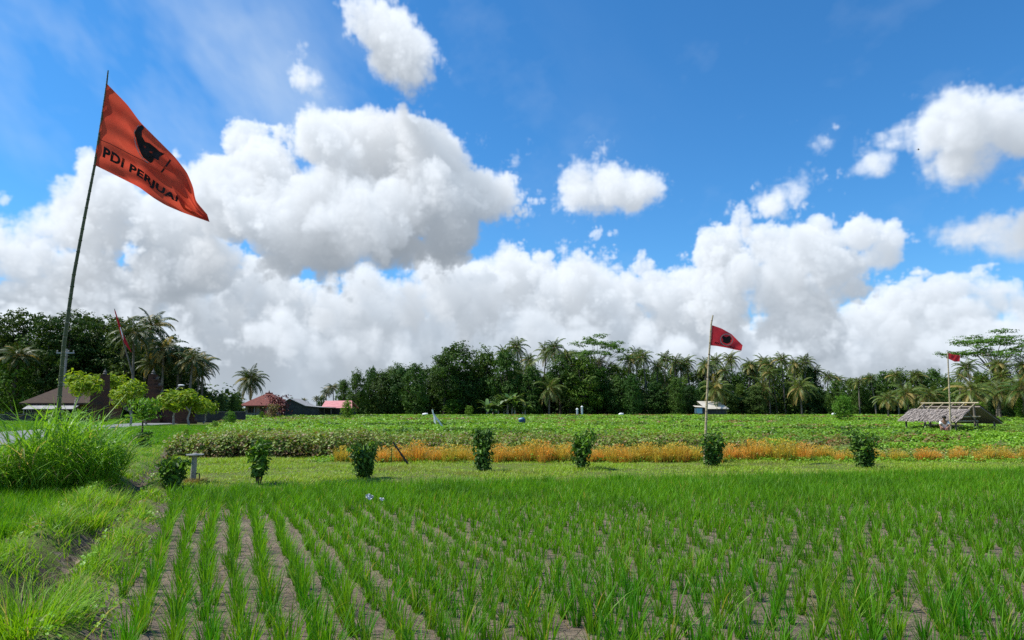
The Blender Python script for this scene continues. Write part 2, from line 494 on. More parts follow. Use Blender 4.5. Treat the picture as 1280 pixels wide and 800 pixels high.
M = {}
M['rice'] = leaf_mat('rice_leaf', (0.0734, 0.2301, 0.0047), (0.1311, 0.3367, 0.0078), odd=(0.40, 0.35, 0.09, 0.06), trans=0.45, rough=0.5, spec=0.25, objvar=0.12)
M['rice_far'] = leaf_mat('rice_leaf_dense', (0.0883, 0.2634, 0.0046), (0.1506, 0.3755, 0.0090), odd=(0.40, 0.36, 0.09, 0.04), trans=0.45, rough=0.5, spec=0.25, patch=0.5, patch_col=(0.075, 0.215, 0.008), patch_lo=0.5)
M['bank'] = leaf_mat('bank_grass_leaf', (0.1404, 0.3348, 0.0069), (0.2700, 0.4968, 0.0156), odd=(0.44, 0.38, 0.15, 0.12), trans=0.45, rough=0.5, spec=0.25, patch=1.1, patch_col=(0.10, 0.26, 0.01), patch_lo=0.52)
M['lawn'] = leaf_mat('lawn_leaf', (0.2138, 0.3856, 0.0156), (0.3564, 0.5103, 0.0346), odd=(0.38, 0.32, 0.14, 0.08), trans=0.35, rough=0.5, patch=0.55, patch_col=(0.27, 0.29, 0.07), patch_lo=0.52)
M['tall'] = leaf_mat('tall_grass_leaf', (0.1380, 0.3335, 0.0166), (0.2415, 0.4715, 0.0368), odd=(0.46, 0.40, 0.18, 0.07), trans=0.42, rough=0.42, spec=0.5)
M['crop'] = leaf_mat('crop_leaf', (0.1320, 0.3190, 0.0099), (0.2640, 0.4730, 0.0297), odd=(0.30, 0.30, 0.08, 0.05), trans=0.33, rough=0.45, patch=0.10, patch_col=(0.15, 0.27, 0.03), patch_lo=0.5)
M['crop_red'] = leaf_mat('crop_leaf_reddish', (0.17, 0.18, 0.04), (0.24, 0.26, 0.06), odd=(0.28, 0.14, 0.06, 0.25), trans=0.3)
M['crop_dark'] = leaf_mat('crop_leaf_dark', (0.05, 0.125, 0.012), (0.11, 0.20, 0.02), odd=(0.25, 0.26, 0.08, 0.06), trans=0.3, spec=0.25)
M['bean'] = leaf_mat('bean_leaf', (0.13, 0.22, 0.02), (0.28, 0.36, 0.06), odd=(0.26, 0.19, 0.09, 0.22), trans=0.3, rough=0.5)
M['bean_dry'] = leaf_mat('bean_leaf_dry', (0.13, 0.13, 0.035), (0.24, 0.20, 0.07), odd=(0.22, 0.12, 0.06, 0.3), trans=0.3, rough=0.6)
M['orange'] = leaf_mat('orange_plume', (0.68, 0.38, 0.04), (0.82, 0.58, 0.10), odd=(0.30, 0.30, 0.06, 0.2), trans=0.35, rough=0.7, objvar=0.12, tc=(1.1, 1.0, 0.7))
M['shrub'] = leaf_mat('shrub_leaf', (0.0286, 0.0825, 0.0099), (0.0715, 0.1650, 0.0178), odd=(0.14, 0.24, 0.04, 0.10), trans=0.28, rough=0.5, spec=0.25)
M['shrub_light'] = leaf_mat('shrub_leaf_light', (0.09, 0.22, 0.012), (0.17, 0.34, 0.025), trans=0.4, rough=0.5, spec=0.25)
M['frangi'] = leaf_mat('frangipani_leaf', (0.1610, 0.2875, 0.0138), (0.3105, 0.4370, 0.0276), odd=(0.36, 0.40, 0.05, 0.15), trans=0.42, rough=0.5, spec=0.25)
M['tree'] = leaf_mat('tree_leaf', (0.0432, 0.1020, 0.0134), (0.0900, 0.1740, 0.0230), odd=(0.13, 0.20, 0.035, 0.10), trans=0.25, rough=0.6, spec=0.2, objvar=0.2)
M['tree_mid'] = leaf_mat('tree_leaf_mid', (0.0540, 0.1320, 0.0115), (0.1080, 0.2160, 0.0211), trans=0.28, rough=0.6, spec=0.2, objvar=0.12)
M['tree_light'] = leaf_mat('tree_leaf_light', (0.09, 0.20, 0.014), (0.17, 0.31, 0.03), trans=0.35, rough=0.55, spec=0.2, objvar=0.12)
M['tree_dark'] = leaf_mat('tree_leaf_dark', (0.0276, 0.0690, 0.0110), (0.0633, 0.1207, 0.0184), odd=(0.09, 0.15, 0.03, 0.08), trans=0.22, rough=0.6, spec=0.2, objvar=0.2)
M['palm'] = leaf_mat('palm_leaflet', (0.0575, 0.1035, 0.0145), (0.1150, 0.1782, 0.0290), odd=(0.20, 0.22, 0.06, 0.08), trans=0.25, rough=0.45, spec=0.35, objvar=0.2)
M['palm_dry'] = leaf_mat('palm_leaflet_yellow', (0.28, 0.22, 0.06), (0.42, 0.34, 0.12), trans=0.3, rough=0.6, spec=0.2)
M['palm_dark'] = leaf_mat('palm_leaflet_dark', (0.0286, 0.0605, 0.0139), (0.0572, 0.0990, 0.0198), odd=(0.08, 0.09, 0.03, 0.05), trans=0.2, rough=0.5, spec=0.3, objvar=0.15)
M['banana'] = leaf_mat('banana_leaf', (0.07, 0.15, 0.03), (0.15, 0.25, 0.07), odd=(0.30, 0.36, 0.2, 0.12), trans=0.3, rough=0.3, spec=0.6)
M['red_leaf'] = leaf_mat('red_leaf', (0.08, 0.012, 0.018), (0.15, 0.03, 0.035), trans=0.25)
M['bark'] = solid_mat('bark', (0.10, 0.085, 0.065), (0.20, 0.18, 0.15), 5, 0.9, 0.6, stretch=(1, 1, 0.3))
M['bark_dark'] = solid_mat('bark_dark', (0.05, 0.042, 0.032), (0.10, 0.085, 0.065), 5, 0.9, 0.6, stretch=(1, 1, 0.3))
M['bark_pale'] = solid_mat('bark_pale', (0.26, 0.24, 0.21), (0.40, 0.38, 0.34), 6, 0.85, 0.4, c3=(0.15, 0.14, 0.11))
M['mud'] = None
# ------------------------------------------------------------------ the ground
DITCH = [G(*p, 0.05) for p in ((-150, 1000), (-10, 805), (20, 767), (75, 712), (130, 660), (156, 624), (179, 602), (197, 590), (211, 566))]
DITCH.append(DITCH[-1] + Vector((-2.5, 9, 0)))
def ditch_dist(x, y):
    """signed distance to the ditch, positive on the paddy side"""
    best = np.full(np.shape(x), 1e9); sg = np.ones(np.shape(x))
    for a, b in zip(DITCH[:-1], DITCH[1:]):
        dx, dy = b.x - a.x, b.y - a.y
        t = np.clip(((x - a.x) * dx + (y - a.y) * dy) / (dx * dx + dy * dy), 0, 1)
        qx, qy = x - a.x - t * dx, y - a.y - t * dy
        d = np.hypot(qx, qy); c = -(dx * qy - dy * qx)
        w = d < best
        best = np.where(w, d, best); sg = np.where(w, np.sign(c), sg)
    return best * sg
def sstep(v, a, b):
    t = np.clip((v - a) / (b - a), 0, 1); return t * t * (3 - 2 * t)
def y_edge(x): return 14.9 + 0.20 * np.clip(x, -9, 16)
def field_noise(x, y, f=1.0):
    return (np.sin(x * 1.7 * f + 1.3 * np.sin(y * 1.1 * f)) + np.sin(y * 2.3 * f + 1.7 * np.sin(x * 0.9 * f + 2)) + np.sin((x + y) * 4.1 * f) * 0.5) / 2.5
def ground_z(x, y):
    x = np.asarray(x, float); y = np.asarray(y, float)
    s = ditch_dist(x, y)
    dry = sstep(y, y_edge(x) - 0.3, y_edge(x) + 0.5)
    z = 0.10 * dry
    fade = 1 - sstep(y, 26, 34)
    z += fade * (0.24 * np.exp(-((s + 0.50) / 0.27) ** 2) + 0.14 * np.exp(-((s - 0.40) / 0.20) ** 2)) * (1 - 0.5 * dry)
    z -= fade * 0.13 * np.exp(-(s / 0.14) ** 2)
    near = 1 - sstep(np.hypot(x, y), 20, 30)
    z += near * (0.020 * field_noise(x, y, 2.1) + 0.012 * field_noise(y, x, 5.3))
    return z
def axis(a, b, step, far):
    c = list(np.arange(a, b, step)); q = step; v = c[-1]
    while v < far: q *= 1.25; v += q; c.append(v)
    q = step; v = c[0]
    while v > -far: q *= 1.25; v -= q; c.insert(0, v)
    return np.array(c)
gx, gy = axis(-15, 16, 0.11, 3200), axis(2.5, 22, 0.11, 3200)
X, Y = np.meshgrid(gx, gy)
Z = ground_z(X, Y)
nx, ny = len(gx), len(gy)
idx = np.arange(nx * ny).reshape(ny, nx)
Fq = np.stack([idx[:-1, :-1], idx[:-1, 1:], idx[1:, 1:], idx[1:, :-1]], -1).reshape(-1, 4)
cxm, cym = (X[:-1, :-1] + X[1:, 1:]).ravel() / 2, (Y[:-1, :-1] + Y[1:, 1:]).ravel() / 2
sd = ditch_dist(cxm, cym) + 0.06 * field_noise(cxm, cym, 2.7)
ye = y_edge(cxm) + 0.12 * field_noise(cxm, cym, 1.9)
mud_face = (sd > 0.58) & (cym < ye - 0.1)
lpad_face = (sd < -0.95) & (cym < 14.0)
dit_face = (np.abs(sd) < 0.15) & (cym < 30)

def mud_material():
    m, nt, N, L = new_mat('paddy_mud')
    geo = N('ShaderNodeNewGeometry'); P = geo.outputs['Position']
    c = ramp_mix(N, L, remap(N, L, noise(N, L, 2.2, 8, P, 0.7), 0.35, 0.65), (0.170, 0.130, 0.092), (0.285, 0.222, 0.160))
    k = ramp_mix(N, L, remap(N, L, noise(N, L, 0.9, 5, P, 0.6), 0.55, 0.72), (0, 0, 0), (0.125, 0.092, 0.065)); L(c.outputs[2], k.inputs[6])
    v = N('ShaderNodeTexVoronoi'); v.feature = 'DISTANCE_TO_EDGE'; v.inputs['Scale'].default_value = 8.5
    wv = N('ShaderNodeVectorMath'); wv.operation = 'ADD'
    nz = N('ShaderNodeTexNoise'); nz.inputs['Scale'].default_value = 6; L(P, nz.inputs['Vector'])
    sc = N('ShaderNodeVectorMath'); sc.operation = 'SCALE'; sc.inputs['Scale'].default_value = 0.12; L(nz.outputs['Color'], sc.inputs[0])
    L(P, wv.inputs[0]); L(sc.outputs[0], wv.inputs[1]); L(wv.outputs[0], v.inputs['Vector'])
    crack = remap(N, L, v.outputs['Distance'], 0.0, 0.07)
    cm = ramp_mix(N, L, crack, (0.125, 0.094, 0.068), (0, 0, 0)); L(k.outputs[2], cm.inputs[7])
    p = N('ShaderNodeBsdfPrincipled'); p.inputs['Roughness'].default_value = 0.85; p.inputs['Specular IOR Level'].default_value = 0.25
    L(cm.outputs[2], p.inputs['Base Color'])
    h = N('ShaderNodeMath'); h.operation = 'ADD'; L(noise(N, L, 11, 10, P, 0.8), h.inputs[0])
    h2 = N('ShaderNodeMath'); h2.operation = 'MULTIPLY'; L(crack, h2.inputs[0]); h2.inputs[1].default_value = 0.22; L(h2.outputs[0], h.inputs[1])
    b = N('ShaderNodeBump'); b.inputs['Strength'].default_value = 0.8; b.inputs['Distance'].default_value = 0.07; L(h.outputs[0], b.inputs['Height']); L(b.outputs[0], p.inputs['Normal'])
    o = N('ShaderNodeOutputMaterial'); L(p.outputs[0], o.inputs[0]); return m
def soil_material(name, a, b, c, s=1.2):
    m, nt, N, L = new_mat(name)
    geo = N('ShaderNodeNewGeometry'); P = geo.outputs['Position']
    k = ramp_mix(N, L, remap(N, L, noise(N, L, s, 8, P, 0.7), 0.4, 0.6), a, b)
    k2 = ramp_mix(N, L, remap(N, L, noise(N, L, s * 6, 6, P, 0.7), 0.45, 0.6), (0, 0, 0), c); L(k.outputs[2], k2.inputs[6])
    p = N('ShaderNodeBsdfPrincipled'); p.inputs['Roughness'].default_value = 0.95; p.inputs['Specular IOR Level'].default_value = 0.15; L(k2.outputs[2], p.inputs['Base Color'])
    bu = N('ShaderNodeBump'); bu.inputs['Strength'].default_value = 0.8; bu.inputs['Distance'].default_value = 0.08; L(noise(N, L, 14, 6, P, 0.7), bu.inputs['Height']); L(bu.outputs[0], p.inputs['Normal'])
    o = N('ShaderNodeOutputMaterial'); L(p.outputs[0], o.inputs[0]); return m
M['mud'] = mud_material()
M['turf'] = soil_material('turf_soil', (0.09, 0.15, 0.025), (0.14, 0.19, 0.035), (0.12, 0.11, 0.05))
M['ditch'] = soil_material('ditch_soil', (0.13, 0.10, 0.07), (0.20, 0.16, 0.12), (0.07, 0.06, 0.04))
M['wet'] = soil_material('paddy_floor', (0.06, 0.09, 0.02), (0.09, 0.10, 0.03), (0.06, 0.05, 0.03))
gm = MB(); gv = np.stack([X, Y, Z], -1).reshape(-1, 3)
gm.add(gv, Fq[mud_face], 0)
for msk, k in ((lpad_face & ~mud_face, 3), (dit_face & ~mud_face & ~lpad_face, 2), (~(mud_face | lpad_face | dit_face), 1)):
    gm.f.append((Fq[msk], k))
structure(gm.build('ground', [M['mud'], M['turf'], M['ditch'], M['wet']], smooth=True))

# ------------------------------------------------------------------ the road
M['asphalt'] = solid_mat('asphalt', (0.17, 0.172, 0.178), (0.24, 0.242, 0.25), 3, 0.85, 0.3, c3=(0.12, 0.12, 0.122))
M['verge'] = solid_mat('verge', (0.22, 0.19, 0.14), (0.30, 0.27, 0.2), 2, 0.95, 0.4, c3=(0.12, 0.15, 0.04))
nearE = [G(*p, 0.16) for p in ((-260, 600), (0, 556), (135, 536.5), (200, 530.6), (262, 526.6), (330, 523.2))]
farE = [G(*p, 0.16) for p in ((-200, 559), (0, 540), (100, 533), (190, 527.6), (262, 523.4), (330, 520.6))]
nearE[0] = nearE[1] + (nearE[1] - nearE[2]) * 4.0; farE[0] = farE[1] + (farE[1] - farE[2]) * 3.2
rm = MB(); RV = []
for a, b in zip(nearE, farE): RV += [a, b]
low = [v - Vector((0, 0, 0.12)) for v in RV]
n2 = len(nearE)
for i in range(n2 - 1):
    rm.hexa([low[2*i], low[2*i+2], low[2*i+3], low[2*i+1], RV[2*i], RV[2*i+2], RV[2*i+3], RV[2*i+1]])
structure(rm.build('road', M['asphalt']))

def before_road(x, y): return x > np.interp(y, [v.y for v in nearE], [v.x for v in nearE]) + 0.4
def beyond_road(x, y): return x < np.interp(y, [v.y for v in farE], [v.x for v in farE]) - 0.5

# ------------------------------------------------------------------ rice
rng = np.random.default_rng(7)
ang = R_(-23)
e = np.array((math.sin(ang), math.cos(ang))); nn = np.array((math.cos(ang), -math.sin(ang)))
I, J = np.meshgrid(np.arange(-95, 125), np.arange(-40, 190))
pts = (I.ravel()[:, None] * 0.262) * nn + (J.ravel()[:, None] * 0.225) * e
wob = 0.05 * np.sin(J.ravel() * 0.12 + I.ravel() * 0.7)
pts += wob[:, None] * nn + rng.normal(0, 0.024, pts.shape)
ok = (ditch_dist(pts[:, 0], pts[:, 1]) > 0.70) & (pts[:, 1] < y_edge(pts[:, 0]) - 0.1) & (pts[:, 1] > 3.2) & (np.abs(pts[:, 0]) < 0.80 * pts[:, 1] + 1.6)
ok &= rng.random(len(pts)) > 0.05
pts = pts[ok]
def cam_project(p):
    c, s_ = math.cos(PITCH), math.sin(PITCH)
    dz = p[:, 2] - CAM_H
    dep = p[:, 1] * c + dz * s_; up = -p[:, 1] * s_ + dz * c
    return 640 + FPX * p[:, 0] / dep, 400 - FPX * up / dep
pz = ground_z(pts[:, 0], pts[:, 1])
hh = 0.315 * (1 + 0.10 * field_noise(pts[:, 0], pts[:, 1], 0.35)) * rng.uniform(0.82, 1.12, len(pts)) * (1 + 0.012 * np.clip(pts[:, 1] - 6, 0, 8))
top = np.c_[pts, pz + hh * 0.8]; bot = np.c_[pts, pz]
qx, qy = cam_project(top); bx, by = cam_project(bot)
vis = (qx > -10) & (qx < 1290) & (qy < 797)
order = np.argsort(np.where(vis, pts[:, 1], 1e6))
single = order[:300]
rest = np.setdiff1d(np.arange(len(pts)), single)
clump_meshes = []
for k in range(14):
    r2 = np.random.default_rng(100 + k); nb = int(r2.integers(26, 40))
    q = r2.normal(0, 0.017, (nb, 2)); az = np.arctan2(q[:, 1], q[:, 0]) + r2.normal(0, 0.6, nb)
    mb = MB(); mb.blades(np.c_[q, np.full(nb, -0.01)], 0.42 * r2.uniform(0.45, 1.0, nb) ** 0.6, r2, 0.0112, lean=0.16, droop=0.28, segs=4, az=az)
    clump_meshes.append(mb.data('rice_clump', M['rice']))
for i in single:
    o = bpy.data.objects.new('rice_clump', clump_meshes[rng.integers(14)]); col.objects.link(o)
    o.location = (pts[i, 0], pts[i, 1], pz[i]); s_ = hh[i] / 0.315 * rng.uniform(.85, 1.15)
    o.scale = (s_ * rng.uniform(0.85, 1.15), s_ * rng.uniform(0.85, 1.15), s_); o.rotation_euler = (rng.normal(0, 0.05), rng.normal(0, 0.05), rng.uniform(0, 6.28))
    tag(o, 'green rice clump of thin upright blades in bare brown mud, in the nearest rows', 'rice plant', 'rice clumps in the nearest rows')
def clumps(mb, p, z, h, nb, rg, width, sd_=0.021, lean=0.17, droop=0.3, segs=3):
    n = len(p); q = rg.normal(0, sd_, (n, nb, 2)); az = np.arctan2(q[..., 1], q[..., 0]) + rg.normal(0, 0.6, (n, nb))
    root = np.concatenate([p[:, None, :] + q, np.broadcast_to((z - 0.01)[:, None, None], (n, nb, 1))], -1).reshape(-1, 3)
    mb.blades(root, np.repeat(h, nb) * rg.uniform(0.45, 1.0, n * nb) ** 0.6, rg, width, lean, droop, segs, az=az.ravel())
mb = MB()
d = pts[rest, 1]
for lo, hi, nb, wd, sg in ((0, 9.0, 32, 0.0118, 3), (9.0, 13, 26, 0.014, 3), (13, 30, 18, 0.017, 2)):
    k = rest[(d >= lo) & (d < hi)]
    clumps(mb, pts[k], pz[k], hh[k], nb, rng, wd, 0.02, 0.16, 0.26, sg)
# the denser band along the far side of the paddy
bx_ = rng.uniform(-9, 18, 5200); by_ = y_edge(bx_) - np.abs(rng.normal(0, 1.5, 5200)) + 0.25
k = (ditch_dist(bx_, by_) > 0.8); bx_, by_ = bx_[k], by_[k]
clumps(mb, np.c_[bx_, by_], ground_z(bx_, by_), np.full(len(bx_), 0.27), 10, rng, 0.016, 0.06, 0.2, 0.3, 2)
stuff(mb.build('rice', M['rice_far']))
# the small rice plot left of the bank
lx, ly = rng.uniform(-14, -2, 26000), rng.uniform(4, 14.6, 26000)
k = (ditch_dist(lx, ly) < -1.0 - 0.15 * field_noise(lx, ly, 1.0)) & (lx > -0.8 * ly - 1.5)
lx, ly = lx[k], ly[k]; sel = rng.random(len(lx)) < 0.30; lx, ly = lx[sel], ly[sel]
mb = MB(); clumps(mb, np.c_[lx, ly], ground_z(lx, ly), np.full(len(lx), 0.33), 18, rng, 0.012, 0.06, 0.14, 0.25, 3)
stuff(mb.build('rice_seedlings', M['rice_far']))

# ------------------------------------------------------------------ grass on the bank and the lawn
mb = MB()
gx_, gy_ = rng.uniform(-16, -2, 600000), rng.uniform(3.2, 30, 600000)
s_ = ditch_dist(gx_, gy_)
tuft = np.clip(0.55 + 0.6 * field_noise(gx_, gy_, 1.6) + 0.3 * field_noise(gy_, gx_, 3.7), 0.05, 1)
w_ = np.where(s_ < 0, np.exp(-((s_ + 0.55) / 0.42) ** 4), np.exp(-((s_ - 0.40) / 0.29) ** 4)) * (np.abs(s_) > 0.055)
keep = rng.random(len(gx_)) < w_ * tuft * np.clip(9 / gy_, 0.2, 1) * 0.62
keep &= gx_ > -0.80 * gy_ - 1.2
gx_, gy_, s_, tuft = gx_[keep], gy_[keep], s_[keep], tuft[keep]
h_ = (0.08 + 0.19 * tuft) * np.where(s_ < 0, 1.15, 0.8) * np.where(gy_ > 14, 0.6, 1)
nearb = gy_ < 12
for msk, seg, wd in ((nearb, 4, 0.012), (~nearb, 3, 0.017)):
    mb.blades(np.c_[gx_, gy_, ground_z(gx_, gy_) - 0.02][msk], h_[msk], rng, wd, lean=0.28, droop=0.55, segs=seg)
stuff(mb.build('bank_grass', M['bank']))

mb = MB()
def lawn_pts(n, x0, x1, y0, y1, fn):
    x, y = rng.uniform(x0, x1, n), rng.uniform(y0, y1, n)
    k = fn(x, y); return x[k], y[k]
vis2 = lambda x, y: (np.abs(x) < 0.79 * y + 1)
x, y = lawn_pts(190000, -14, 19, 11.5, 23.5, lambda x, y: (y > y_edge(x) - 0.15) & (ditch_dist(x, y) > 0.6) & vis2(x, y))
mb.blades(np.c_[x, y, ground_z(x, y) - 0.01], 0.085 + 0.07 * np.clip(field_noise(x, y, 0.8), -0.6, 1), rng, 0.017, 0.5, 0.5, 2)
x, y = lawn_pts(90000, -24, -7.5, 14, 36, lambda x, y: (ditch_dist(x, y) < -0.9) & vis2(x, y) & (x < -0.25 * y - 4.0) & before_road(x, y))
mb.blades(np.c_[x, y, ground_z(x, y) - 0.01], 0.11 + 0.08 * np.clip(field_noise(x, y, 0.6), -0.5, 1), rng, 0.022, 0.5, 0.5, 2)
x, y = lawn_pts(50000, -14, -6, 20, 34, lambda x, y: (ditch_dist(x, y) > 0.3) & vis2(x, y))
mb.blades(np.c_[x, y, ground_z(x, y) - 0.01], 0.12 + 0.06 * np.clip(field_noise(x, y, 0.8), -0.6, 1), rng, 0.022, 0.5, 0.5, 2)
stuff(mb.build('lawn_grass', M['lawn']))

# green plots by the road
mb = MB()
x, y = lawn_pts(120000, -46, -13, 29, 58, lambda x, y: vis2(x, y) & (before_road(x, y)) & (x < -0.38 * y + 0.5))
k = (np.abs(x + 0.55 * y - 0.2 * 1) > -1)
mb.blades(np.c_[x, y, np.full(len(x), 0.08)], 0.26, rng, 0.05, 0.2, 0.25, 2)
x, y = lawn_pts(110000, -80, -24, 38, 95, lambda x, y: vis2(x, y) & (beyond_road(x, y)))
mb.blades(np.c_[x, y, np.full(len(x), 0.08)], 0.3, rng, 0.09, 0.2, 0.25, 2)
stuff(mb.build('rice_plots', M['rice_far']))

# ------------------------------------------------------------------ crops behind the lawn
def domes(mb, c, r, h, per, size, rg, mat=0, z0=0.1, up=0.6, low=0.0):
    """leafy mounds at c"""
    n = len(c); u = rg.standard_normal((n, per, 3)); u /= np.linalg.norm(u, axis=2)[..., None]; u[..., 2] = np.abs(u[..., 2]) * (1 - low) + low
    k = rg.uniform(0.75, 1.05, (n, per, 1))
    p = np.concatenate([c[:, None, :] + u[..., :2] * (np.broadcast_to(r, (n,))[:, None, None]) * k, z0 + u[..., 2:] * (np.broadcast_to(h, (n,))[:, None, None]) * k], -1)
    nr = u.copy(); nr[..., 2] += up
    mb.leaves(p.reshape(-1, 3), nr.reshape(-1, 3), np.repeat(np.broadcast_to(size, (n,)), per), rg, 0.75, 0.5, mat)
def field_ok(x, y):  # the leafy field stops at the road side on the left
    return (np.abs(x) < 0.80 * y + 4) & (x > np.interp(y, [26, 40, 60, 90, 150], [-12.5, -17.5, -26, -37, -60]))
mb = MB()
for y0, y1, n, r, h, per, size in ((26.5, 45, 5200, 0.40, 0.38, 36, 0.125), (45, 75, 6000, 0.65, 0.36, 34, 0.19), (75, 143, 8500, 1.1, 0.28, 30, 0.34)):
    x = rng.uniform(-70 if y0 < 75 else -130, 62 if y0 < 75 else 145, n * 2); y = y0 + (y1 - y0) * rng.random(n * 2)
    k = field_ok(x, y); x, y = x[k][:n], y[k][:n]
    fn = field_noise(x * 0.25, y * 1.3, 0.5); gap = (fn < -0.42) & (rng.random(len(x)) < 0.7); x, y, fn = x[~gap], y[~gap], fn[~gap]
    row = 0.72 + 0.55 * np.clip(fn, -0.6, 0.9)
    red = field_noise(x * 0.3, y * 0.9, 0.35) > 0.55
    c = np.c_[x, y]
    domes(mb, c[~red], r, (h * row)[~red], per, size, rng, 0)
    domes(mb, c[red], r, (h * row)[red] * 0.85, per, size, rng, 1)
# streaks across the field: taller dark rows, browned rows
for yy, x0, x1, h, m in ((29.5, -13, 9, .55, 2), (31.5, -8, 22, .42, 1), (36, -2, 24, .50, 2), (41, -16, 6, .44, 2), (46, 10, 36, .50, 2), (52, 12, 38, .36, 1), (58, -20, 14, .46, 2), (66, -4, 26, .42, 1), (74, 18, 58, .50, 2), (84, -26, 8, .40, 1), (92, 8, 40, .48, 2), (104, 30, 80, .42, 1), (112, -38, 10, .46, 2), (124, 0, 50, .42, 1)):
    n = int((x1 - x0) * (3.2 if yy < 60 else 1.6)); xr = rng.uniform(x0, x1, n); yr = yy + rng.normal(0, .012 * yy, n) + .03 * xr
    k = field_ok(xr, yr) & (field_noise(xr * .7, yr, .6) > -.35); c = np.c_[xr, yr][k]
    domes(mb, c, .012 * yy, h * rng.uniform(.6, 1.1, len(c)), 34, .10 + .0022 * yy, rng, m)
stuff(mb.build('leafy_crop', [M['crop'], M['crop_red'], M['crop_dark']]))
# bushy bean crop, taller, browned at the foot
mb = MB()
n = 900
x, y = rng.uniform(-10.9, 9, n), rng.uniform(22.3, 27.5, n)
y = np.where(rng.random(n) < 0.35, rng.uniform(22.0, 22.6, n), y)
k = (x < -5.2) | (y > 23.6)
k &= ~((x > 2) & (rng.random(n) < (x - 2) / 9))
x, y = x[k], y[k]
hgt = np.where(x < -5.0, 0.78, 0.66) * rng.uniform(0.85, 1.12, len(x))
domes(mb, np.c_[x, y], 0.38, hgt, 80, 0.105, rng, 0, 0.1, 0.4, 0.25)
fr = y < 23.2
domes(mb, np.c_[x, y][fr] + np.array((0, -0.12)), 0.30, hgt[fr] * 0.55, 60, 0.10, rng, 1, 0.08, 0.1)
stuff(mb.build('bean_crop', [M['bean'], M['bean_dry']]))

# orange plumed plants in a row in front of the crop
plume = []
for k in range(6):
    r2 = np.random.default_rng(300 + k); mb = MB(); nb = 260
    q = r2.normal(0, 0.085, (nb, 2)); az = np.arctan2(q[:, 1], q[:, 0]) + r2.normal(0, 0.5, nb)
    mb.blades(np.c_[q, np.full(nb, 0.0)], 0.54 * r2.uniform(0.35, 1, nb) ** 0.5, r2, 0.014, 0.20, 0.12, 2, az=az)
    pl = np.c_[r2.normal(0, 0.12, (220, 2)), r2.uniform(0.16, 0.52, 220)]
    mb.leaves(pl, np.tile((0, 0, 0.2), (220, 1)), 0.05, r2, 0.5, 1.0)
    gl = np.c_[r2.normal(0, 0.13, (90, 2)), r2.uniform(0.0, 0.2, 90)]
    mb.leaves(gl, np.tile((0, 0, 1.0), (90, 1)), 0.08, r2, 0.45, 0.6, 1)
    plume.append(mb.data('orange_plant', [M['orange'], M['crop']]))
ox = []
for px in (428, 444, 478, 500, 523, 540, 552, 563, 577, 593, 604, 622, 636, 648, 655, 667, 680, 688, 700, 712, 738, 748): ox.append((px, 0))
v = 756
while v < 1290:
    ox.append((v, 1)); v += rng.uniform(6.0, 11) if v < 890 else rng.uniform(7, 20) if v < 1030 else rng.uniform(8, 22)
orange_items = []
for px, dense in ox:
    yy = 20.7 + rng.normal(0, 0.22) + (0.5 if px > 900 else 0)
    orange_items.append((px, W(px, 560, yy).x, yy))
words = ['first', 'second', 'third', 'fourth', 'fifth', 'sixth', 'seventh', 'eighth', 'ninth', 'tenth']
cnt = {}
for px, xx, yy in orange_items:
    o = bpy.data.objects.new('orange_plant', plume[rng.integers(6)]); col.objects.link(o)
    o.location = (xx, yy, 0.09); s_ = rng.uniform(0.80, 1.25) * (rng.uniform(.55, .85) if px > 1030 else 1.0); o.scale = (s_, s_, s_ * rng.uniform(0.8, 1.1)); o.rotation_euler = (0, 0, rng.uniform(0, 6.28))
    zone = 'left end of the row by the bushy crop' if px < 600 else 'between the two middle shrubs in the row' if px < 722 else 'crowded stretch left of the second flagpole' if px < 885 else 'thinning stretch right of the second flagpole' if px < 1060 else 'sparse right end of the row'
    tag(o, 'feathery orange plant in the ' + zone if 'between' not in zone else 'feathery orange plant ' + zone, 'orange plant', 'feathery orange plants, ' + zone)

# low weeds and grass between the orange plants
mb = MB(); n = 2000
x, y = rng.uniform(-6, 19, n), rng.uniform(20.5, 22.6, n)
domes(mb, np.c_[x, y], 0.22, rng.uniform(0.06, 0.20, n), 14, 0.07, rng, 0, 0.08, 0.6)
domes(mb, np.c_[x, y][:900] + (0, 0.9), 0.3, rng.uniform(0.2, 0.42, 900), 22, 0.09, rng, 1, 0.08, 0.6)
x, y = rng.uniform(-14, -2.5, 2600), rng.uniform(4.5, 18, 2600); sdd = ditch_dist(x, y); k = (sdd > -1.2) & (sdd < .75) & (np.abs(sdd) > .1) & (field_noise(x, y, 1.3) > .1)
for xx, yy in zip(x[k], y[k]): domes(mb, np.array([[xx, yy]]), .10, .14, 12, .055, rng, int(rng.random() < .25), float(ground_z(xx, yy)))
stuff(mb.build('weeds', [M['crop'], M['bean']]))

# straw and stubble lying on the mud and the bank
mb = MB(); n = 2600
x, y = rng.uniform(-8, 10, n), rng.uniform(4.5, 13, n)
k = ditch_dist(x, y) > -1.0; x, y = x[k], y[k]
mb.blades(np.c_[x, y, ground_z(x, y) + 0.008], 0.10, rng, 0.006, 1.6, 0.2, 2)
stuff(mb.build('straw', M['palm_dry']))
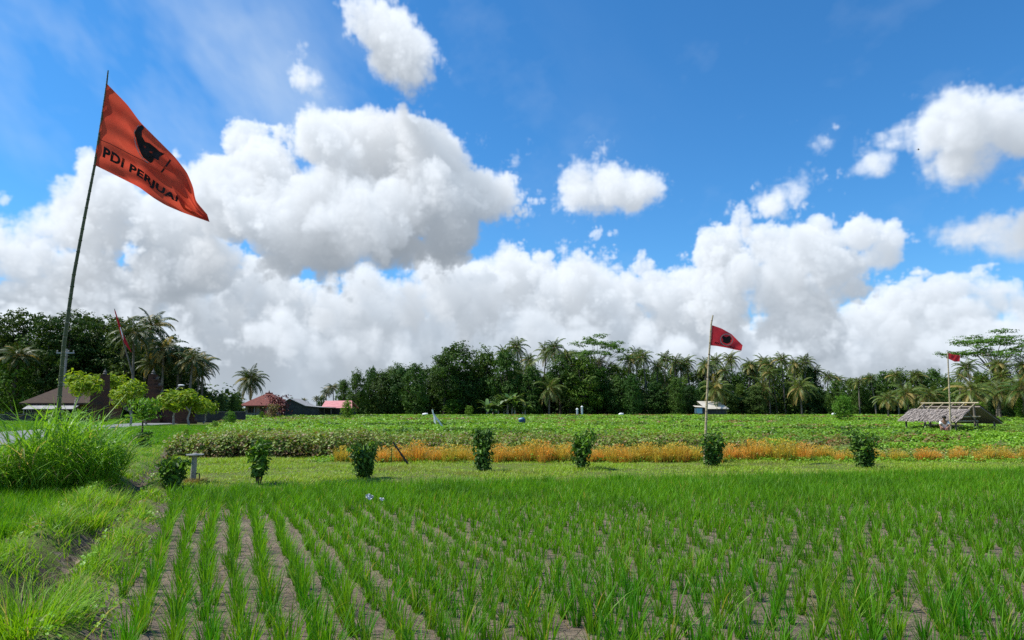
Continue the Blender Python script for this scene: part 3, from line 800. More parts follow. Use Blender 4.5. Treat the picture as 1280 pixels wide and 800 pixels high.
# ------------------------------------------------------------------ trees
def limb_tube(mb, a, b, r0, r1, rg, bend=0.12, n=5, mat=0):
    a, b = np.array(a, float), np.array(b, float); L = np.linalg.norm(b - a)
    off = rg.normal(0, bend * L, 3)
    P = [a + (b - a) * t + off * math.sin(math.pi * t) for t in np.linspace(0, 1, n)]
    mb.tube([Vector(p) for p in P], list(np.linspace(r0, r1, n)), 6, mat)
def crown_lobes(mb, lobes, per, size, rg, mats=(0,), aspect=0.6, shell=0.22, flat=0.3):
    tot = sum(r[0] * r[1] + r[2] * r[0] for c, r in lobes)
    for j, (c, r) in enumerate(lobes):
        n = int(per * (r[0] * r[1] + r[2] * r[0]) / tot)
        # leaves gather in sprigs over each lobe, with gaps between them
        ns = max(6, n // 14); u = rg.standard_normal((ns, 3)); u /= np.linalg.norm(u, axis=1)[:, None]
        q = np.repeat(u, 14, 0) + rg.normal(0, 0.16, (ns * 14, 3))
        k = np.repeat(rg.uniform(1 - shell * 2.2, 1.08, ns), 14)[:, None] + rg.normal(0, 0.05, (ns * 14, 1))
        p = np.array(c) + q * np.array(r) * k
        nr = q.copy(); nr[:, 2] += flat
        mb.leaves(p, nr, size, rg, aspect, 0.55, mats[j % len(mats)])
def broad_tree(seed, H=15.0, R=5.0, low=0.15, n=12, per=5200, leaf='tree', leaf2=None, size=0.42, tall=False, trunk='bark_dark'):
    rg = np.random.default_rng(seed); tb, cb = MB(), MB()
    th = H * (0.30 if not tall else 0.5)
    limb_tube(tb, (0, 0, -0.2), (rg.normal(0, .3), rg.normal(0, .3), th), 0.03 * H * 0.75, 0.018 * H, rg, 0.03, 6)
    lobes = []
    for i in range(n):
        f = (i + 0.5) / n; a = i * 2.4 + rg.uniform(-.4, .4)
        z = H * (low + (0.93 - low) * f + rg.uniform(-.04, .04)); w = math.sin(math.pi * min(1, 0.18 + 0.74 * f)) ** 0.7
        rr = R * rg.uniform(0.36, 0.56) * (0.75 + 0.35 * w)
        d = max(0, R * w - rr * 0.8) * rg.uniform(0.6, 1.05)
        c = (d * math.cos(a), d * math.sin(a), min(z, H - rr * 0.62))
        lobes.append((c, (rr, rr, rr * rg.uniform(0.6, 0.85))))
        if z > th * 0.8: limb_tube(tb, (0, 0, th * rg.uniform(0.75, 1.0)), c, 0.012 * H, 0.004 * H, rg, 0.08)
    crown_lobes(cb, lobes, per, size, rg, (0, 1) if leaf2 else (0,))
    return tb.data('trunk', M[trunk], True), cb.data('crown', [M[leaf]] + ([M[leaf2]] if leaf2 else [])), H
def open_tree(seed, H=17.0, R=5.0, leaf='tree_dark', per=6000, size=0.42):
    """tall tree with separate ragged storeys and sky between them"""
    rg = np.random.default_rng(seed); tb, cb = MB(), MB()
    tp = (rg.normal(0, .6), rg.normal(0, .6), H * 0.9)
    limb_tube(tb, (0, 0, -0.2), tp, 0.3, 0.06, rg, 0.02, 8)
    lobes = []
    for i in range(20):
        f = i / 19; z = H * (0.30 + 0.66 * f); a = i * 2.4 + rg.uniform(-.5, .5)
        d = R * (1.0 - 0.55 * f) * rg.uniform(0.35, 1.0)
        c = (d * math.cos(a), d * math.sin(a), z); rr = R * rg.uniform(0.26, 0.42)
        lobes.append((c, (rr, rr, rr * 0.5)))
        limb_tube(tb, (tp[0] * f * .8, tp[1] * f * .8, z - H * 0.07), c, 0.09, 0.025, rg, 0.06)
    crown_lobes(cb, lobes, per, size, rg)
    return tb.data('trunk', M['bark_dark'], True), cb.data('crown', M[leaf]), H
def flat_tree(seed, H=20.0, R=10.0, leaf='tree_mid', per=9500, size=0.40):
    """wide flat-topped tree of thin horizontal layers"""
    rg = np.random.default_rng(seed); tb, cb = MB(), MB()
    fork = (0.3, 0, H * 0.48)
    limb_tube(tb, (0, 0, -0.2), fork, 0.36, 0.24, rg, 0.02, 6)
    lobes = []
    for i in range(30):
        a = i * 2.4 + rg.uniform(-.3, .3); d = R * math.sqrt((i + 0.5) / 30) * 0.92
        z = H * (0.985 - 0.26 * (d / R) ** 1.5 - (0.09 if i % 3 == 0 else 0) - rg.uniform(0, 0.06)) - H * (0.16 if i % 5 == 2 else 0)
        c = (d * math.cos(a), d * math.sin(a), z); rr = R * rg.uniform(0.20, 0.33)
        lobes.append((c, (rr, rr, rr * 0.20)))
        mid = (c[0] * 0.55, c[1] * 0.55, fork[2] + (z - fork[2]) * 0.72)
        if i % 2 == 0 or d > R * 0.6:
            limb_tube(tb, fork, mid, 0.12, 0.07, rg, 0.05, 4); limb_tube(tb, mid, c, 0.07, 0.025, rg, 0.05, 4)
    crown_lobes(cb, lobes, per, size, rg, flat=1.5)
    return tb.data('trunk', M['bark'], True), cb.data('crown', M[leaf]), H
def palm_tree(seed, H=15.0, L=4.3, leaf='palm', nf=30, dry=4, lean=0.9):
    rg = np.random.default_rng(seed); tb, cb = MB(), MB()
    ax, ay = rg.normal(0, lean, 2); top = np.array((ax, ay, H - L * 0.62))
    P = [(ax * t ** 1.6, ay * t ** 1.6, -0.3 + (top[2] + 0.3) * t) for t in np.linspace(0, 1, 9)]
    tb.tube(P, [0.24 - 0.11 * t for t in np.linspace(0, 1, 9)], 7)
    for i in range(nf + dry):
        old = i >= nf
        f = i / nf if not old else 1.0
        el = R_(84 - 108 * f ** 0.9 + rg.normal(0, 5)) if not old else R_(rg.uniform(-38, -5))
        az = i * 2.399 + rg.normal(0, 0.12); l = L * rg.uniform(0.86, 1.08) * (0.82 if f < 0.12 else 1)
        n = 13; p = top.copy(); dirv = el; pts_ = [p.copy()]
        for k in range(n):
            dirv -= (0.045 + 0.07 * math.cos(dirv)) * (0.7 + 1.0 * k / n) * rg.uniform(0.8, 1.2)
            p = p + np.array((math.cos(az) * math.cos(dirv), math.sin(az) * math.cos(dirv), math.sin(dirv))) * l / n; pts_.append(p.copy())
        pts_ = np.array(pts_); side = np.array((-math.sin(az), math.cos(az), 0))
        m = 1 if old or rg.random() < 0.07 else 0
        cb.tube([Vector(q) for q in pts_[::3]], list(np.linspace(0.045, 0.012, len(pts_[::3]))), 3, 1, False)
        V, F = [], []
        for k in range(26):
            t = 0.14 + 0.86 * k / 25; x = t * n; i0 = min(int(x), n - 1); q = pts_[i0] + (pts_[i0 + 1] - pts_[i0]) * (x - i0)
            tg = pts_[i0 + 1] - pts_[i0]; tg /= np.linalg.norm(tg); upv = np.cross(tg, side); upv *= np.sign(upv[2] + 1e-6)
            ll = (0.95 * math.sin(math.pi * min(1, 0.22 + 0.72 * t)) + 0.15) * l / 4.3
            for sg in (-1, 1):
                d = side * sg * 0.80 + tg * (0.45 + 0.5 * t) - upv * (0.10) - np.array((0, 0, 0.34 + rg.uniform(0, .3))); d /= np.linalg.norm(d)
                w = tg * 0.055 * l / 4.3 * 1.5
                o_ = len(V); V += [q - w, q + d * ll * 0.55 - w * 0.9 , q + d * ll, q + d * ll * 0.55 + w * 1.0]
                F.append((o_, o_ + 1, o_ + 2, o_ + 3))
        cb.add(V, F, m)
    nuts = MB()
    for k in range(9):
        a = rg.uniform(0, 6.28); nuts.blob(top + np.array((0.3 * math.cos(a), 0.3 * math.sin(a), -0.35 + rg.uniform(-.2, .15))), (0.14, 0.14, 0.17), k, 0.1, 5)
    for v_, (f_, mm) in zip(nuts.v, nuts.f): cb.add(v_, f_ - f_.min(), 2)
    return tb.data('trunk', M['bark'], True), cb.data('crown', [M[leaf], M['palm_dry'], M['nut']]), H
M['nut'] = solid_mat('coconut', (0.14, 0.15, 0.03), (0.25, 0.18, 0.06), 4, 0.6, 0)

KIND = {
 'palm': [palm_tree(20 + i, 15, 3.3 + .15 * (i % 4), 'palm', 28 + 3 * (i % 3), 2 + i % 4) for i in range(7)],
 'palmd': [palm_tree(50 + i, 14, 3.8, 'palm_dark', 26, 2, 0.6) for i in range(4)],
 'palmbig': [palm_tree(61, 9.5, 4.3, 'palm_dark', 38, 2, .3)],
 'palml': [palm_tree(70 + i, 9, 4.6, 'palm', 22, 6, 0.5) for i in range(3)],
 'broad': [broad_tree(80 + i, 15, 5.4, 0.06, 17, 8000, 'tree', 'tree_mid' if i % 2 else None, size=0.5) for i in range(5)],
 'dense': [broad_tree(90 + i, 14, 6.2, 0.03, 20, 9000, 'tree_dark', 'tree' if i == 1 else None, size=0.55) for i in range(3)],
 'emerg': [broad_tree(100 + i, 18, 5.4, 0.28, 17, 7000, 'tree_dark', 'tree', size=0.5, tall=True) for i in range(3)],
 'open': [open_tree(110 + i, 17, 5.2, 'tree_dark') for i in range(4)],
 'flat': [flat_tree(120 + i, 20, 10.5 if i == 0 else 8.0) for i in range(2)],
 'light': [broad_tree(130 + i, 6, 2.6, 0.05, 14, 4200, 'tree_light', size=0.28) for i in range(3)],
 'cone': [broad_tree(140, 9, 3.6, 0.03, 18, 5000, 'tree_mid', size=0.36)],
}
LOOK = {'palm': 'coconut palm', 'palmd': 'dark coconut palm', 'palmbig': 'lone bushy coconut palm', 'palml': 'low yellow-fronded coconut palm', 'broad': 'broad leafy green tree', 'dense': 'dense dark round tree',
        'emerg': 'tall ragged dark tree', 'open': 'tall dark airy tree', 'flat': 'wide flat-topped layered tree', 'light': 'bright yellow-green bushy tree'}
NAME = {'palm': 'coconut_palm', 'palmd': 'coconut_palm', 'palml': 'coconut_palm', 'palmbig': 'coconut_palm', 'flat': 'flat_topped_tree', 'light': 'bushy_tree'}
ORD = ['first', 'second', 'third', 'fourth', 'fifth', 'sixth', 'seventh', 'eighth', 'ninth', 'tenth', 'eleventh', 'twelfth', 'thirteenth', 'fourteenth', 'fifteenth']
SECT = [(0, 60, 'behind the brown-roofed house'), (60, 135, 'behind the tall bamboo flagpole'), (135, 215, 'behind the brick split gate'), (215, 300, 'right of the brick split gate'), (300, 400, 'by the red-roofed house'),
        (400, 545, 'right of the pink roof'), (545, 700, 'behind the banana clump'), (700, 860, 'left of the white-roofed shed'), (860, 945, 'behind the second flagpole'),
        (945, 1040, 'right of the white-roofed shed'), (1040, 1140, 'left of the thatched hut'), (1140, 1215, 'behind the thatched hut'), (1215, 1400, 'right of the thatched hut')]
TREES = []   # (photo x, photo y of the top, distance, kind, width factor)
def T(d, kind, *pts_, w=1.0):
    for p in pts_: TREES.append((p[0], p[1], d * (1 + 0.035 * math.sin(p[0] * 1.7)), kind, p[2] if len(p) > 2 else w))
# far centre
T(150, 'dense', (505, 458, .8), (540, 457), (600, 452, 1.1), (575, 462, 1.15), (480, 462, .7), (725, 462), (820, 478), (860, 482), (905, 480), (945, 480), (985, 482), (1020, 482), (775, 470), (678, 468), (640, 462))
T(146, 'broad', (430, 473, .7), (447, 462, .7), (466, 456, .75), (497, 455, .8), (520, 452, .8), (607, 434, .85), (632, 434, .8), (728, 440), (748, 455), (845, 470, .8), (880, 476), (925, 478, .8), (1010, 476), (1045, 474), (790, 466, .8), (665, 455, .8))
T(143, 'emerg', (570, 424, 1.1), (556, 440, .9), (700, 440, .9))
T(156, 'flat', (746, 414, .75))
T(152, 'palm', (652, 421), (677, 428), (697, 422), (626, 432), (795, 433), (808, 436), (829, 438), (843, 442), (862, 443), (878, 447), (899, 441), (917, 438), (933, 448), (951, 443), (968, 446), (978, 440), (988, 446), (1003, 442), (1017, 456), (712, 436), (752, 444), (782, 440), (1043, 468), (1058, 472), (820, 448), (905, 455), (960, 458), (870, 460))
T(145, 'palml', (655, 446), (766, 468), (686, 470), (832, 465), (897, 470), (955, 470), (1000, 468))
T(152, 'palm', (485, 459), (510, 460), (425, 476))
T(160, 'broad', *[(q, 452 + (q * 7) % 11, .85) for q in range(688, 1030, 19)])
T(159, 'palm', (720, 447), (770, 452), (850, 450), (890, 452), (945, 452), (998, 456), (662, 440), (1030, 464))
# far right
T(148, 'broad', (1065, 472, .9), (1085, 468, .9), (1105, 462), (1122, 461), (1075, 480), (1100, 478), (1145, 462), (1165, 459, .9), (1182, 468))
T(140, 'palm', (1072, 470), (1092, 466), (1120, 462), (1140, 462))
T(112, 'palml', (1133, 478), (1157, 480), (1108, 486))
T(108, 'palm', (1215, 448), (1240, 446), (1272, 448), (1195, 462), (1256, 462), (1300, 440), (1335, 450), (1228, 470))
T(112, 'broad', (1195, 476), (1225, 462), (1250, 456), (1280, 460), (1310, 456), (1172, 484, .8), (1350, 450))
T(116, 'flat', (1240, 409, 1.0), (1330, 420, 1.0))
T(95, 'palml', (1212, 470), (1246, 472), (1278, 468))
T(98, 'dense', (1262, 486, .6), (1290, 480, .6), (1235, 490, .55))
T(90, 'light', (1225, 502, .8), (1276, 497, .8))
# left
T(100, 'open', (30, 391, 1.05), (12, 402), (66, 396), (88, 393), (112, 392), (138, 396), (-30, 395), (-70, 400), (158, 402), (205, 420), (225, 432))
T(100, 'open', (-110, 398), (-165, 404), (-230, 400), (-300, 404))
T(104, 'dense', (-95, 428), (-140, 420), (-190, 425), (-250, 420), (-320, 424))
T(104, 'dense', (55, 418), (95, 412), (128, 414), (155, 420), (185, 432), (-10, 425), (20, 432), (215, 448, .8), (235, 452, .7), (-50, 425), (75, 440), (110, 440), (145, 445))
T(92, 'palmd', (186, 385), (173, 396), (207, 418), (240, 434), (256, 440), (226, 432), (196, 440), (22, 428), (248, 455))
T(96, 'dense', (255, 482, .5), (276, 490, .5), (292, 492, .5), (238, 482, .5), (200, 480, .5))
T(136, 'palmbig', (316, 458))
T(150, 'broad', (298, 488, .6), (365, 496, .5), (345, 498, .5), (280, 490, .6), (385, 502, .5), (398, 500, .5))
T(170, 'palmd', (408, 484), (418, 478), (396, 494), (380, 497))
T(170, 'broad', (372, 500, .7), (404, 492, .7))
def place_tree(px, top, d, kind, wf, label, grp):
    KIND_i = KIND[kind][int(abs(px) * 7) % len(KIND[kind])]
    tm, cm, H = KIND_i
    p = W(px, top, d); h = p.z - 0.1; s_ = h / H
    rz = (px * 1.37) % 6.28
    r = thing(NAME.get(kind, 'tree'), label, 'palm tree' if kind.startswith('palm') else 'tree', (p.x, p.y, 0.1), rz, grp)
    ws = wf if not kind.startswith('palm') else max(0.9, min(1.25, 1 / s_ * 0.92))
    r.scale = (s_ * ws, s_ * ws, s_)
    link('trunk', tm, r); link('crown', cm, r)
    return r
by = {}
for t in TREES:
    sec = next((s_[2] for s_ in SECT if s_[0] <= t[0] < s_[1]), SECT[0][2] if t[0] < 0 else SECT[-1][2])
    if t[0] < -40: sec = 'beyond the left edge, past the cone-shaped tree'
    by.setdefault((t[3], sec), []).append(t)
for (kind, sec), L_ in by.items():
    L_.sort()
    for i, t in enumerate(L_):
        if len(L_) == 1: lb = f"{LOOK[kind]} {sec}"
        else: lb = f"{ORD[i]} {LOOK[kind]} from left {sec}"
        place_tree(*t, lb, 'palms of the tree line' if kind.startswith('palm') else 'trees of the tree line')

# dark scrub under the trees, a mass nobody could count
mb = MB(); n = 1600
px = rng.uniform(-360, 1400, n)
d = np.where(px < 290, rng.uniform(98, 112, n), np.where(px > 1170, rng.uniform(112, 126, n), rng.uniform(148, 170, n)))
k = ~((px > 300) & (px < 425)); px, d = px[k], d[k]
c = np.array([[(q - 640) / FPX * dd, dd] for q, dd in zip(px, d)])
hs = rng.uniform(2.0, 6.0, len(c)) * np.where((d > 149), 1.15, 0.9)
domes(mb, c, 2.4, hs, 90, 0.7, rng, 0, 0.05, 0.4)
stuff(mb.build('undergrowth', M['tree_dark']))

# ------------------------------------------------------------------ single bushes in front of the tree line
def bush(px, top, base, label, kind='light', wf=1.0, grp=None, name='bush', z=0.12):
    g = G(px, base, z); tm, cm, H = KIND[kind][int(px) % len(KIND[kind])]
    h = W(px, top, g.y).z - z; s_ = h / H
    r = thing(name, label, 'bush', (g.x, g.y, z), px % 6, grp); r.scale = (s_ * wf, s_ * wf, s_)
    link('trunk', tm, r); link('crown', cm, r); return r
bush(434, 500, 524.0, 'round bright green bush standing alone in the field below the pink roof', wf=0.95)
bush(1055, 492, 527.5, 'tall oval bright green bush standing alone in the field left of the thatched hut', wf=0.95)
bush(566, 498, 519, 'yellow-green spreading bush beside the white leaning pole, against the dark trees', wf=1.5)
bush(586, 507, 519.5, 'small mid-green bush with a bare pale stem under the darkest tree', wf=1.2)
bush(287, 513, 533, 'pale feathery bush at the left end of the leafy field', wf=1.0)
bush(268, 526, 537, 'small yellow leafy bush at the road side', wf=1.2)
bush(465, 509, 518.5, 'low rounded green bush at the foot of the trees, right of the pink roof', wf=1.4)
bush(521, 509, 518.5, 'low rounded grey-green bush under the trees, left of the leaning white pole', wf=1.6)
bush(12, 441, 524.5, 'dense cone-shaped green tree at the left edge, beside the brown-roofed house', 'cone', 0.95, name='tree')
bush(232, 536, 547, 'small dark tuft of a bush by the lawn, left of the bean crop', 'light', 1.0)
bush(327, 514, 523, 'clipped round grey-green bush before the red-roofed house', 'light', 1.0)

# banana clump
g = G(636, 519.5, 0.1); r = thing('banana_clump', 'clump of banana plants with long pale leaves at the foot of the dark trees', 'banana plant', g)
mb, sb = MB(), MB(); rg = np.random.default_rng(5)
for k in range(16):
    b0 = np.array((rg.uniform(-4.4, 4.4), rg.uniform(-1.8, 1.8), 0)); hh_ = rg.uniform(0.6, 2.6) * (1.15 - abs(b0[0]) / 8)
    sb.tube([b0, b0 + (0.1, 0, hh_)], [0.18, 0.10], 7)
    for j in range(11):
        az = rg.uniform(0, 6.28); el = rg.uniform(0.55, 1.5); l = rg.uniform(2.2, 3.8); p = b0 + (0.1, 0, hh_ * 0.95); V = []; nn_ = 7
        sd = np.array((-math.sin(az), math.cos(az), 0))
        for q in range(nn_ + 1):
            t = q / nn_; w = 0.34 * math.sin(math.pi * min(1, 0.08 + 0.9 * t)) ** 0.6 + 0.02
            V += [p + sd * w + (0, 0, 0.10 * w), p, p - sd * w + (0, 0, 0.10 * w)]
            p = p + np.array((math.cos(az) * math.cos(el), math.sin(az) * math.cos(el), math.sin(el))) * l / nn_; el -= 0.20
        F = [(3*q + a, 3*q + a + 1, 3*q + a + 4, 3*q + a + 3) for q in range(nn_) for a in (0, 1)]
        mb.add(V, F)
mb.build('foliage', M['banana'], r); sb.build('stem', M['bark_pale'], r)

# frangipani trees with forked pale limbs
def frangipani(px, top, base, label, seed, wf=1.0, lean=0.0):
    g = G(px, base, 0.15); h = W(px, top, g.y).z - 0.15
    rg = np.random.default_rng(seed); tb, cb = MB(), MB(); tips = []
    def grow(p, d, l, r, n):
        q = p + d * l; tb.tube([p, (p + q) / 2 + rg.normal(0, .09, 3) * l, q], [r, r * .85, r * .75], 6)
        if n == 0 or (n == 1 and rg.random() < .3): tips.append(q); return
        for k in range(3):
            a = rg.uniform(0, 6.28); d2 = d + 0.85 * np.array((math.cos(a) * wf, math.sin(a) * wf, rg.uniform(-.35, .45))); d2 /= np.linalg.norm(d2); grow(q, d2, l * rg.uniform(.62, .85), r * .65, n - 1)
    grow(np.zeros(3), np.array((lean, 0.05, 1.0)), h * 0.30, 0.085, 3)
    zmax = max(t[2] for t in tips)
    for t in tips:
        n = 44; u = rg.standard_normal((n, 3)); u[:, 2] *= .8; u /= np.linalg.norm(u, axis=1)[:, None]
        cb.leaves(t + u * 0.58 * rg.uniform(.3, 1.2, (n, 1)) - (0, 0, .15), u + (0, 0, .5), 0.42, rg, 0.36, 0.4)
    r = thing('frangipani_tree', label, 'tree', g, 0, 'frangipani trees by the split gate'); s_ = h / (zmax + 0.3); r.scale = (s_, s_, s_)
    tb.build('trunk', M['bark_pale'], r, True); cb.build('crown', M['frangi'], r); return r
frangipani(90, 464, 534.5, 'leafy yellow-green frangipani just right of the tall bamboo flagpole, left of the gate', 1, .62)
frangipani(122, 466, 527.6, 'yellow-green frangipani top rising behind the left gate tower', 2, 0.7)
frangipani(163, 475, 533.5, 'yellow-green frangipani with pale bent stem standing in the gate opening', 3, .85, -0.1)
frangipani(217, 487, 531, 'small frangipani just right of the right gate tower', 4, 1.0)
frangipani(236, 488, 531, 'frangipani with pale leaves over the low brick pillar', 5, 1.2)
frangipani(254, 499, 529, 'thin frangipani with a crooked bare pale stem by the road', 6, 0.8, 0.2)

# red cordylines before the red-roofed house
g = G(345, 522, 0.12); r = thing('red_leaved_shrub', 'dark red leafy shrub at the right end of the red-roofed house', 'shrub', g)
mb = MB(); rg = np.random.default_rng(9)
c = np.c_[rg.normal(0, .9, 420), rg.normal(0, .6, 420), rg.uniform(0.3, 3.6, 420)]
mb.leaves(c, np.tile((0, -.4, .6), (420, 1)), 0.55, rg, 0.35, 0.7); mb.build('foliage', M['red_leaf'], r)
sb = MB(); [sb.tube([(x_, 0, 0), (x_ * 1.5, .1, 3.2)], [.07, .04], 5) for x_ in (-.5, 0, .5)]; sb.build('stem', M['bark'], r)
g = G(340, 523, 0.12); r = thing('croton_shrub', 'mottled yellow-brown upright shrub in front of the red-roofed house', 'shrub', g)
mb = MB(); c = np.c_[rg.normal(0, .45, 300), rg.normal(0, .4, 300), rg.uniform(0.2, 2.1, 300)]
mb.leaves(c, np.tile((0, -.4, .6), (300, 1)), 0.36, rg, 0.5, 0.7); mb.build('foliage', M['bean_dry'], r)
sb = MB(); sb.tube([(0, 0, 0), (0, 0, 1.7)], [.06, .03], 5); sb.build('stem', M['bark'], r)

# ------------------------------------------------------------------ buildings
M['tile_brown'] = solid_mat('roof_tile_brown', (0.045, 0.028, 0.019), (0.075, 0.046, 0.030), 2.5, 0.9, 0.5, stretch=(1, 1, 6), c3=(0.045, 0.034, 0.026))  # tiles darkened: the tree shade on this roof is put into the colour
M['tile_red'] = solid_mat('roof_tile_red', (0.15, 0.045, 0.036), (0.21, 0.07, 0.052), 2.5, 0.9, 0.5, stretch=(1, 1, 6), c3=(0.09, 0.035, 0.03))
M['tile_pink'] = solid_mat('roof_sheet_pink', (0.52, 0.20, 0.20), (0.62, 0.28, 0.27), 1.5, 0.7, 0.1)
M['sheet'] = solid_mat('roof_sheet_pale', (0.48, 0.44, 0.36), (0.62, 0.58, 0.50), 1.2, 0.75, 0.15, c3=(0.36, 0.31, 0.24), s3=0.6)
M['sheet_grey'] = solid_mat('roof_sheet_grey', (0.26, 0.255, 0.24), (0.36, 0.355, 0.335), 1.5, 0.7, 0.15)
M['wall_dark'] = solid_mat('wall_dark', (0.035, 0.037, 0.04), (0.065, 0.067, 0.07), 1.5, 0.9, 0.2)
M['wall_brown'] = solid_mat('wall_brown', (0.20, 0.10, 0.065), (0.28, 0.15, 0.10), 1.5, 0.9, 0.2)
M['wall_grey'] = solid_mat('wall_grey', (0.22, 0.215, 0.205), (0.31, 0.30, 0.29), 1.5, 0.9, 0.2, c3=(0.13, 0.13, 0.12))
M['opening'] = solid_mat('opening', (0.015, 0.015, 0.017), (0.03, 0.03, 0.03), 2, 0.6, 0)
M['blue'] = solid_mat('blue_sheet', (0.22, 0.42, 0.62), (0.40, 0.58, 0.72), 1.5, 0.5, 0.1)
M['brick'] = solid_mat('old_brick', (0.055, 0.032, 0.024), (0.115, 0.05, 0.032), 4, 0.95, 0.8, stretch=(1, 1, 2.5), c3=(0.035, 0.034, 0.028), s3=1.0)  # brick darkened so the shade of the backlit gate sits in the colour
M['stone'] = solid_mat('carved_stone', (0.10, 0.095, 0.085), (0.17, 0.16, 0.145), 4, 0.95, 0.6)
M['white'] = solid_mat('white_plastic', (0.68, 0.70, 0.70), (0.80, 0.81, 0.80), 4, 0.5, 0.1)
M['concrete'] = solid_mat('concrete', (0.28, 0.27, 0.25), (0.38, 0.37, 0.34), 7, 0.9, 0.4, c3=(0.18, 0.17, 0.13))
M['steel'] = solid_mat('painted_steel', (0.35, 0.37, 0.38), (0.45, 0.46, 0.47), 3, 0.5, 0)

def hip_roof(mb, cx, cy, hx, hy, z0, z1, ridge, t=0.18, mat=0):
    a = [Vector((cx - hx, cy - hy, z0)), Vector((cx + hx, cy - hy, z0)), Vector((cx + hx, cy + hy, z0)), Vector((cx - hx, cy + hy, z0))]
    r0, r1 = Vector((cx - ridge, cy, z1)), Vector((cx + ridge, cy, z1))
    V = a + [r0, r1] + [v - Vector((0, 0, t)) for v in a]
    mb.add(V, [(0, 1, 5, 4), (2, 3, 4, 5), (0, 6, 7, 1), (1, 7, 8, 2), (2, 8, 9, 3), (3, 9, 6, 0), (6, 9, 8, 7)], mat)
    mb.add(V, [(1, 2, 5), (3, 0, 4)], mat)

# brown-roofed house behind the low wall at the left edge
d = 82.0
r = thing('brown_roofed_house', 'house with a big brown tiled roof and a pale awning, left of the bamboo flagpole', 'house', (W(70, 515, d).x, d, 0.1))
mb = MB(); mb.box((0, 4, 1.3), (7.2, 7.0, 2.6)); mb.build('wall', M['wall_brown'], r)
mb = MB(); hip_roof(mb, 0.2, 4, 4.3, 4.6, 2.15, 5.0, 0.5); rf = mb.build('roof', M['tile_brown'], r)
mb = MB(); mb.tube([(-0.4, 4, 5.04), (.8, 4, 5.04)], 0.13, 6)
mb.build('ridge_cap', M['tile_brown'], rf)
mb = MB(); mb.slab((-3.0, -1.5, 1.45), (3.0, -1.5, 1.45), (3.0, -.35, 1.95), (-3.0, -.35, 1.95), 0.06); aw = mb.build('awning', M['sheet_grey'], r)
for x_ in (-2.85, 0, 2.85):
    mb = MB(); mb.tube([(x_, -1.4, -0.1), (x_, -1.4, 1.42)], 0.05, 6); mb.build('awning_post', M['wall_grey'], aw)
for x_ in (-3.2, 1.8):
    mb = MB(); mb.box((x_, 0.47, 1.25), (1.1, 0.10, 1.3)); wn = mb.build('window', M['opening'], r)
    mb = MB(); [mb.box((x_ + q, 0.40, 1.25), (0.07, 0.06, 1.44)) for q in (-.58, 0, .58)]; mb.build('frame', M['wall_grey'], wn)
mb = MB(); mb.box((-0.4, 0.47, 1.0), (0.9, 0.10, 2.0)); mb.build('door', M['bark_dark'], r)
a, b = W(-40, 515, 76), W(64, 515, 74)
r = thing('boundary_wall', 'low dark wall in front of the brown-roofed house', 'wall', ((a.x + b.x) / 2, 75, 0.1))
mb = MB(); L_ = b.x - a.x; mb.box((0, 0, 0.4), (L_, 0.22, 0.8)); mb.build('wall_face', M['wall_dark'], r)
mb = MB(); mb.box((0, 0, 0.85), (L_ + .1, 0.34, 0.10)); mb.build('coping', M['stone'], r)
for k in range(5):
    mb = MB(); mb.box((-L_ / 2 + L_ * k / 4, 0, 0.53), (0.4, 0.42, 1.06)); mb.build('pier', M['wall_dark'], r)

# the brick split gate: two towers, sheer towards the opening and stepped outside
def gate_tower(px_in, side, label):
    d = 70.0; x0 = W(px_in, 520, d).x; h = W(px_in, 464, d).z
    r = thing('gate_tower', label, 'gate', (x0, d, 0.1), 0, 'two towers of the split gate')
    mb = MB(); w = 1.6; sg = side
    steps = [(0.0, 0.10, w), (0.10, 0.16, w * .92), (0.16, 0.34, w * .80), (0.34, 0.38, w * .92), (0.38, 0.54, w * .74), (0.54, 0.575, w * .84), (0.575, 0.68, w * .58), (0.68, 0.71, w * .66), (0.71, 0.80, w * .42), (0.80, 0.825, w * .48), (0.825, 0.90, w * .28), (0.90, 0.918, w * .33)]
    for i, (f0, f1, ww) in enumerate(steps):
        mb.box((sg * ww / 2, 0, h * (f0 + f1) / 2), (ww - 0.003 * i, 1.5 * (0.55 + 0.45 * ww / w), h * (f1 - f0) + 0.002))
    mb.build('brick_body', M['brick'], r)
    mb = MB()
    for f1, ww in ((0.16, w * .92), (0.38, w * .92), (0.575, w * .84), (0.71, w * .66), (0.825, w * .48)):
        mb.hexa([(sg * (ww + a) , y_, h * f1 + z_) for z_, a in ((0, 0), (0.28, 0.14)) for a, y_ in ((a - .22, -.12), (a, -.12), (a, .12), (a - .22, .12))])
    mb.build('corner_antefix', M['stone'], r)
    mb = MB(); mb.lathe([(0.20, 0), (0.25, .08), (0.15, .16), (0.19, .28), (0.07, .42), (0.02, .62)], (sg * 0.26, 0, h * 0.918), 8); mb.build('finial', M['stone'], r)
    mb = MB(); mb.box((sg * (w + 0.5), 0, h * 0.13), (1.0, 0.6, h * 0.26)); mb.box((sg * (w + 0.5), 0, h * 0.275), (1.1, 0.74, h * 0.03)); mb.build('wing_wall', M['brick'], r)
gate_tower(130.5, -1, 'left brick tower of the split gate, sheer right side, just right of the tall flagpole')
gate_tower(185, 1, 'right brick tower of the split gate, sheer left side, behind the thin furled flag')
d = 69.0; r = thing('brick_pillar', 'low dark brick pillar under the frangipani, right of the right gate tower', 'pillar', (W(231, 515, d).x, d, 0.1))
mb = MB(); [mb.box((0, 0, (z0 + z1) / 2), (ww, ww * .8, z1 - z0)) for z0, z1, ww in ((0, .3, 1.9), (.3, 1.5, 1.5), (1.5, 1.7, 1.8), (1.7, 2.1, 1.2), (2.1, 2.25, 1.5))]; mb.build('pillar_body', M['brick'], r)
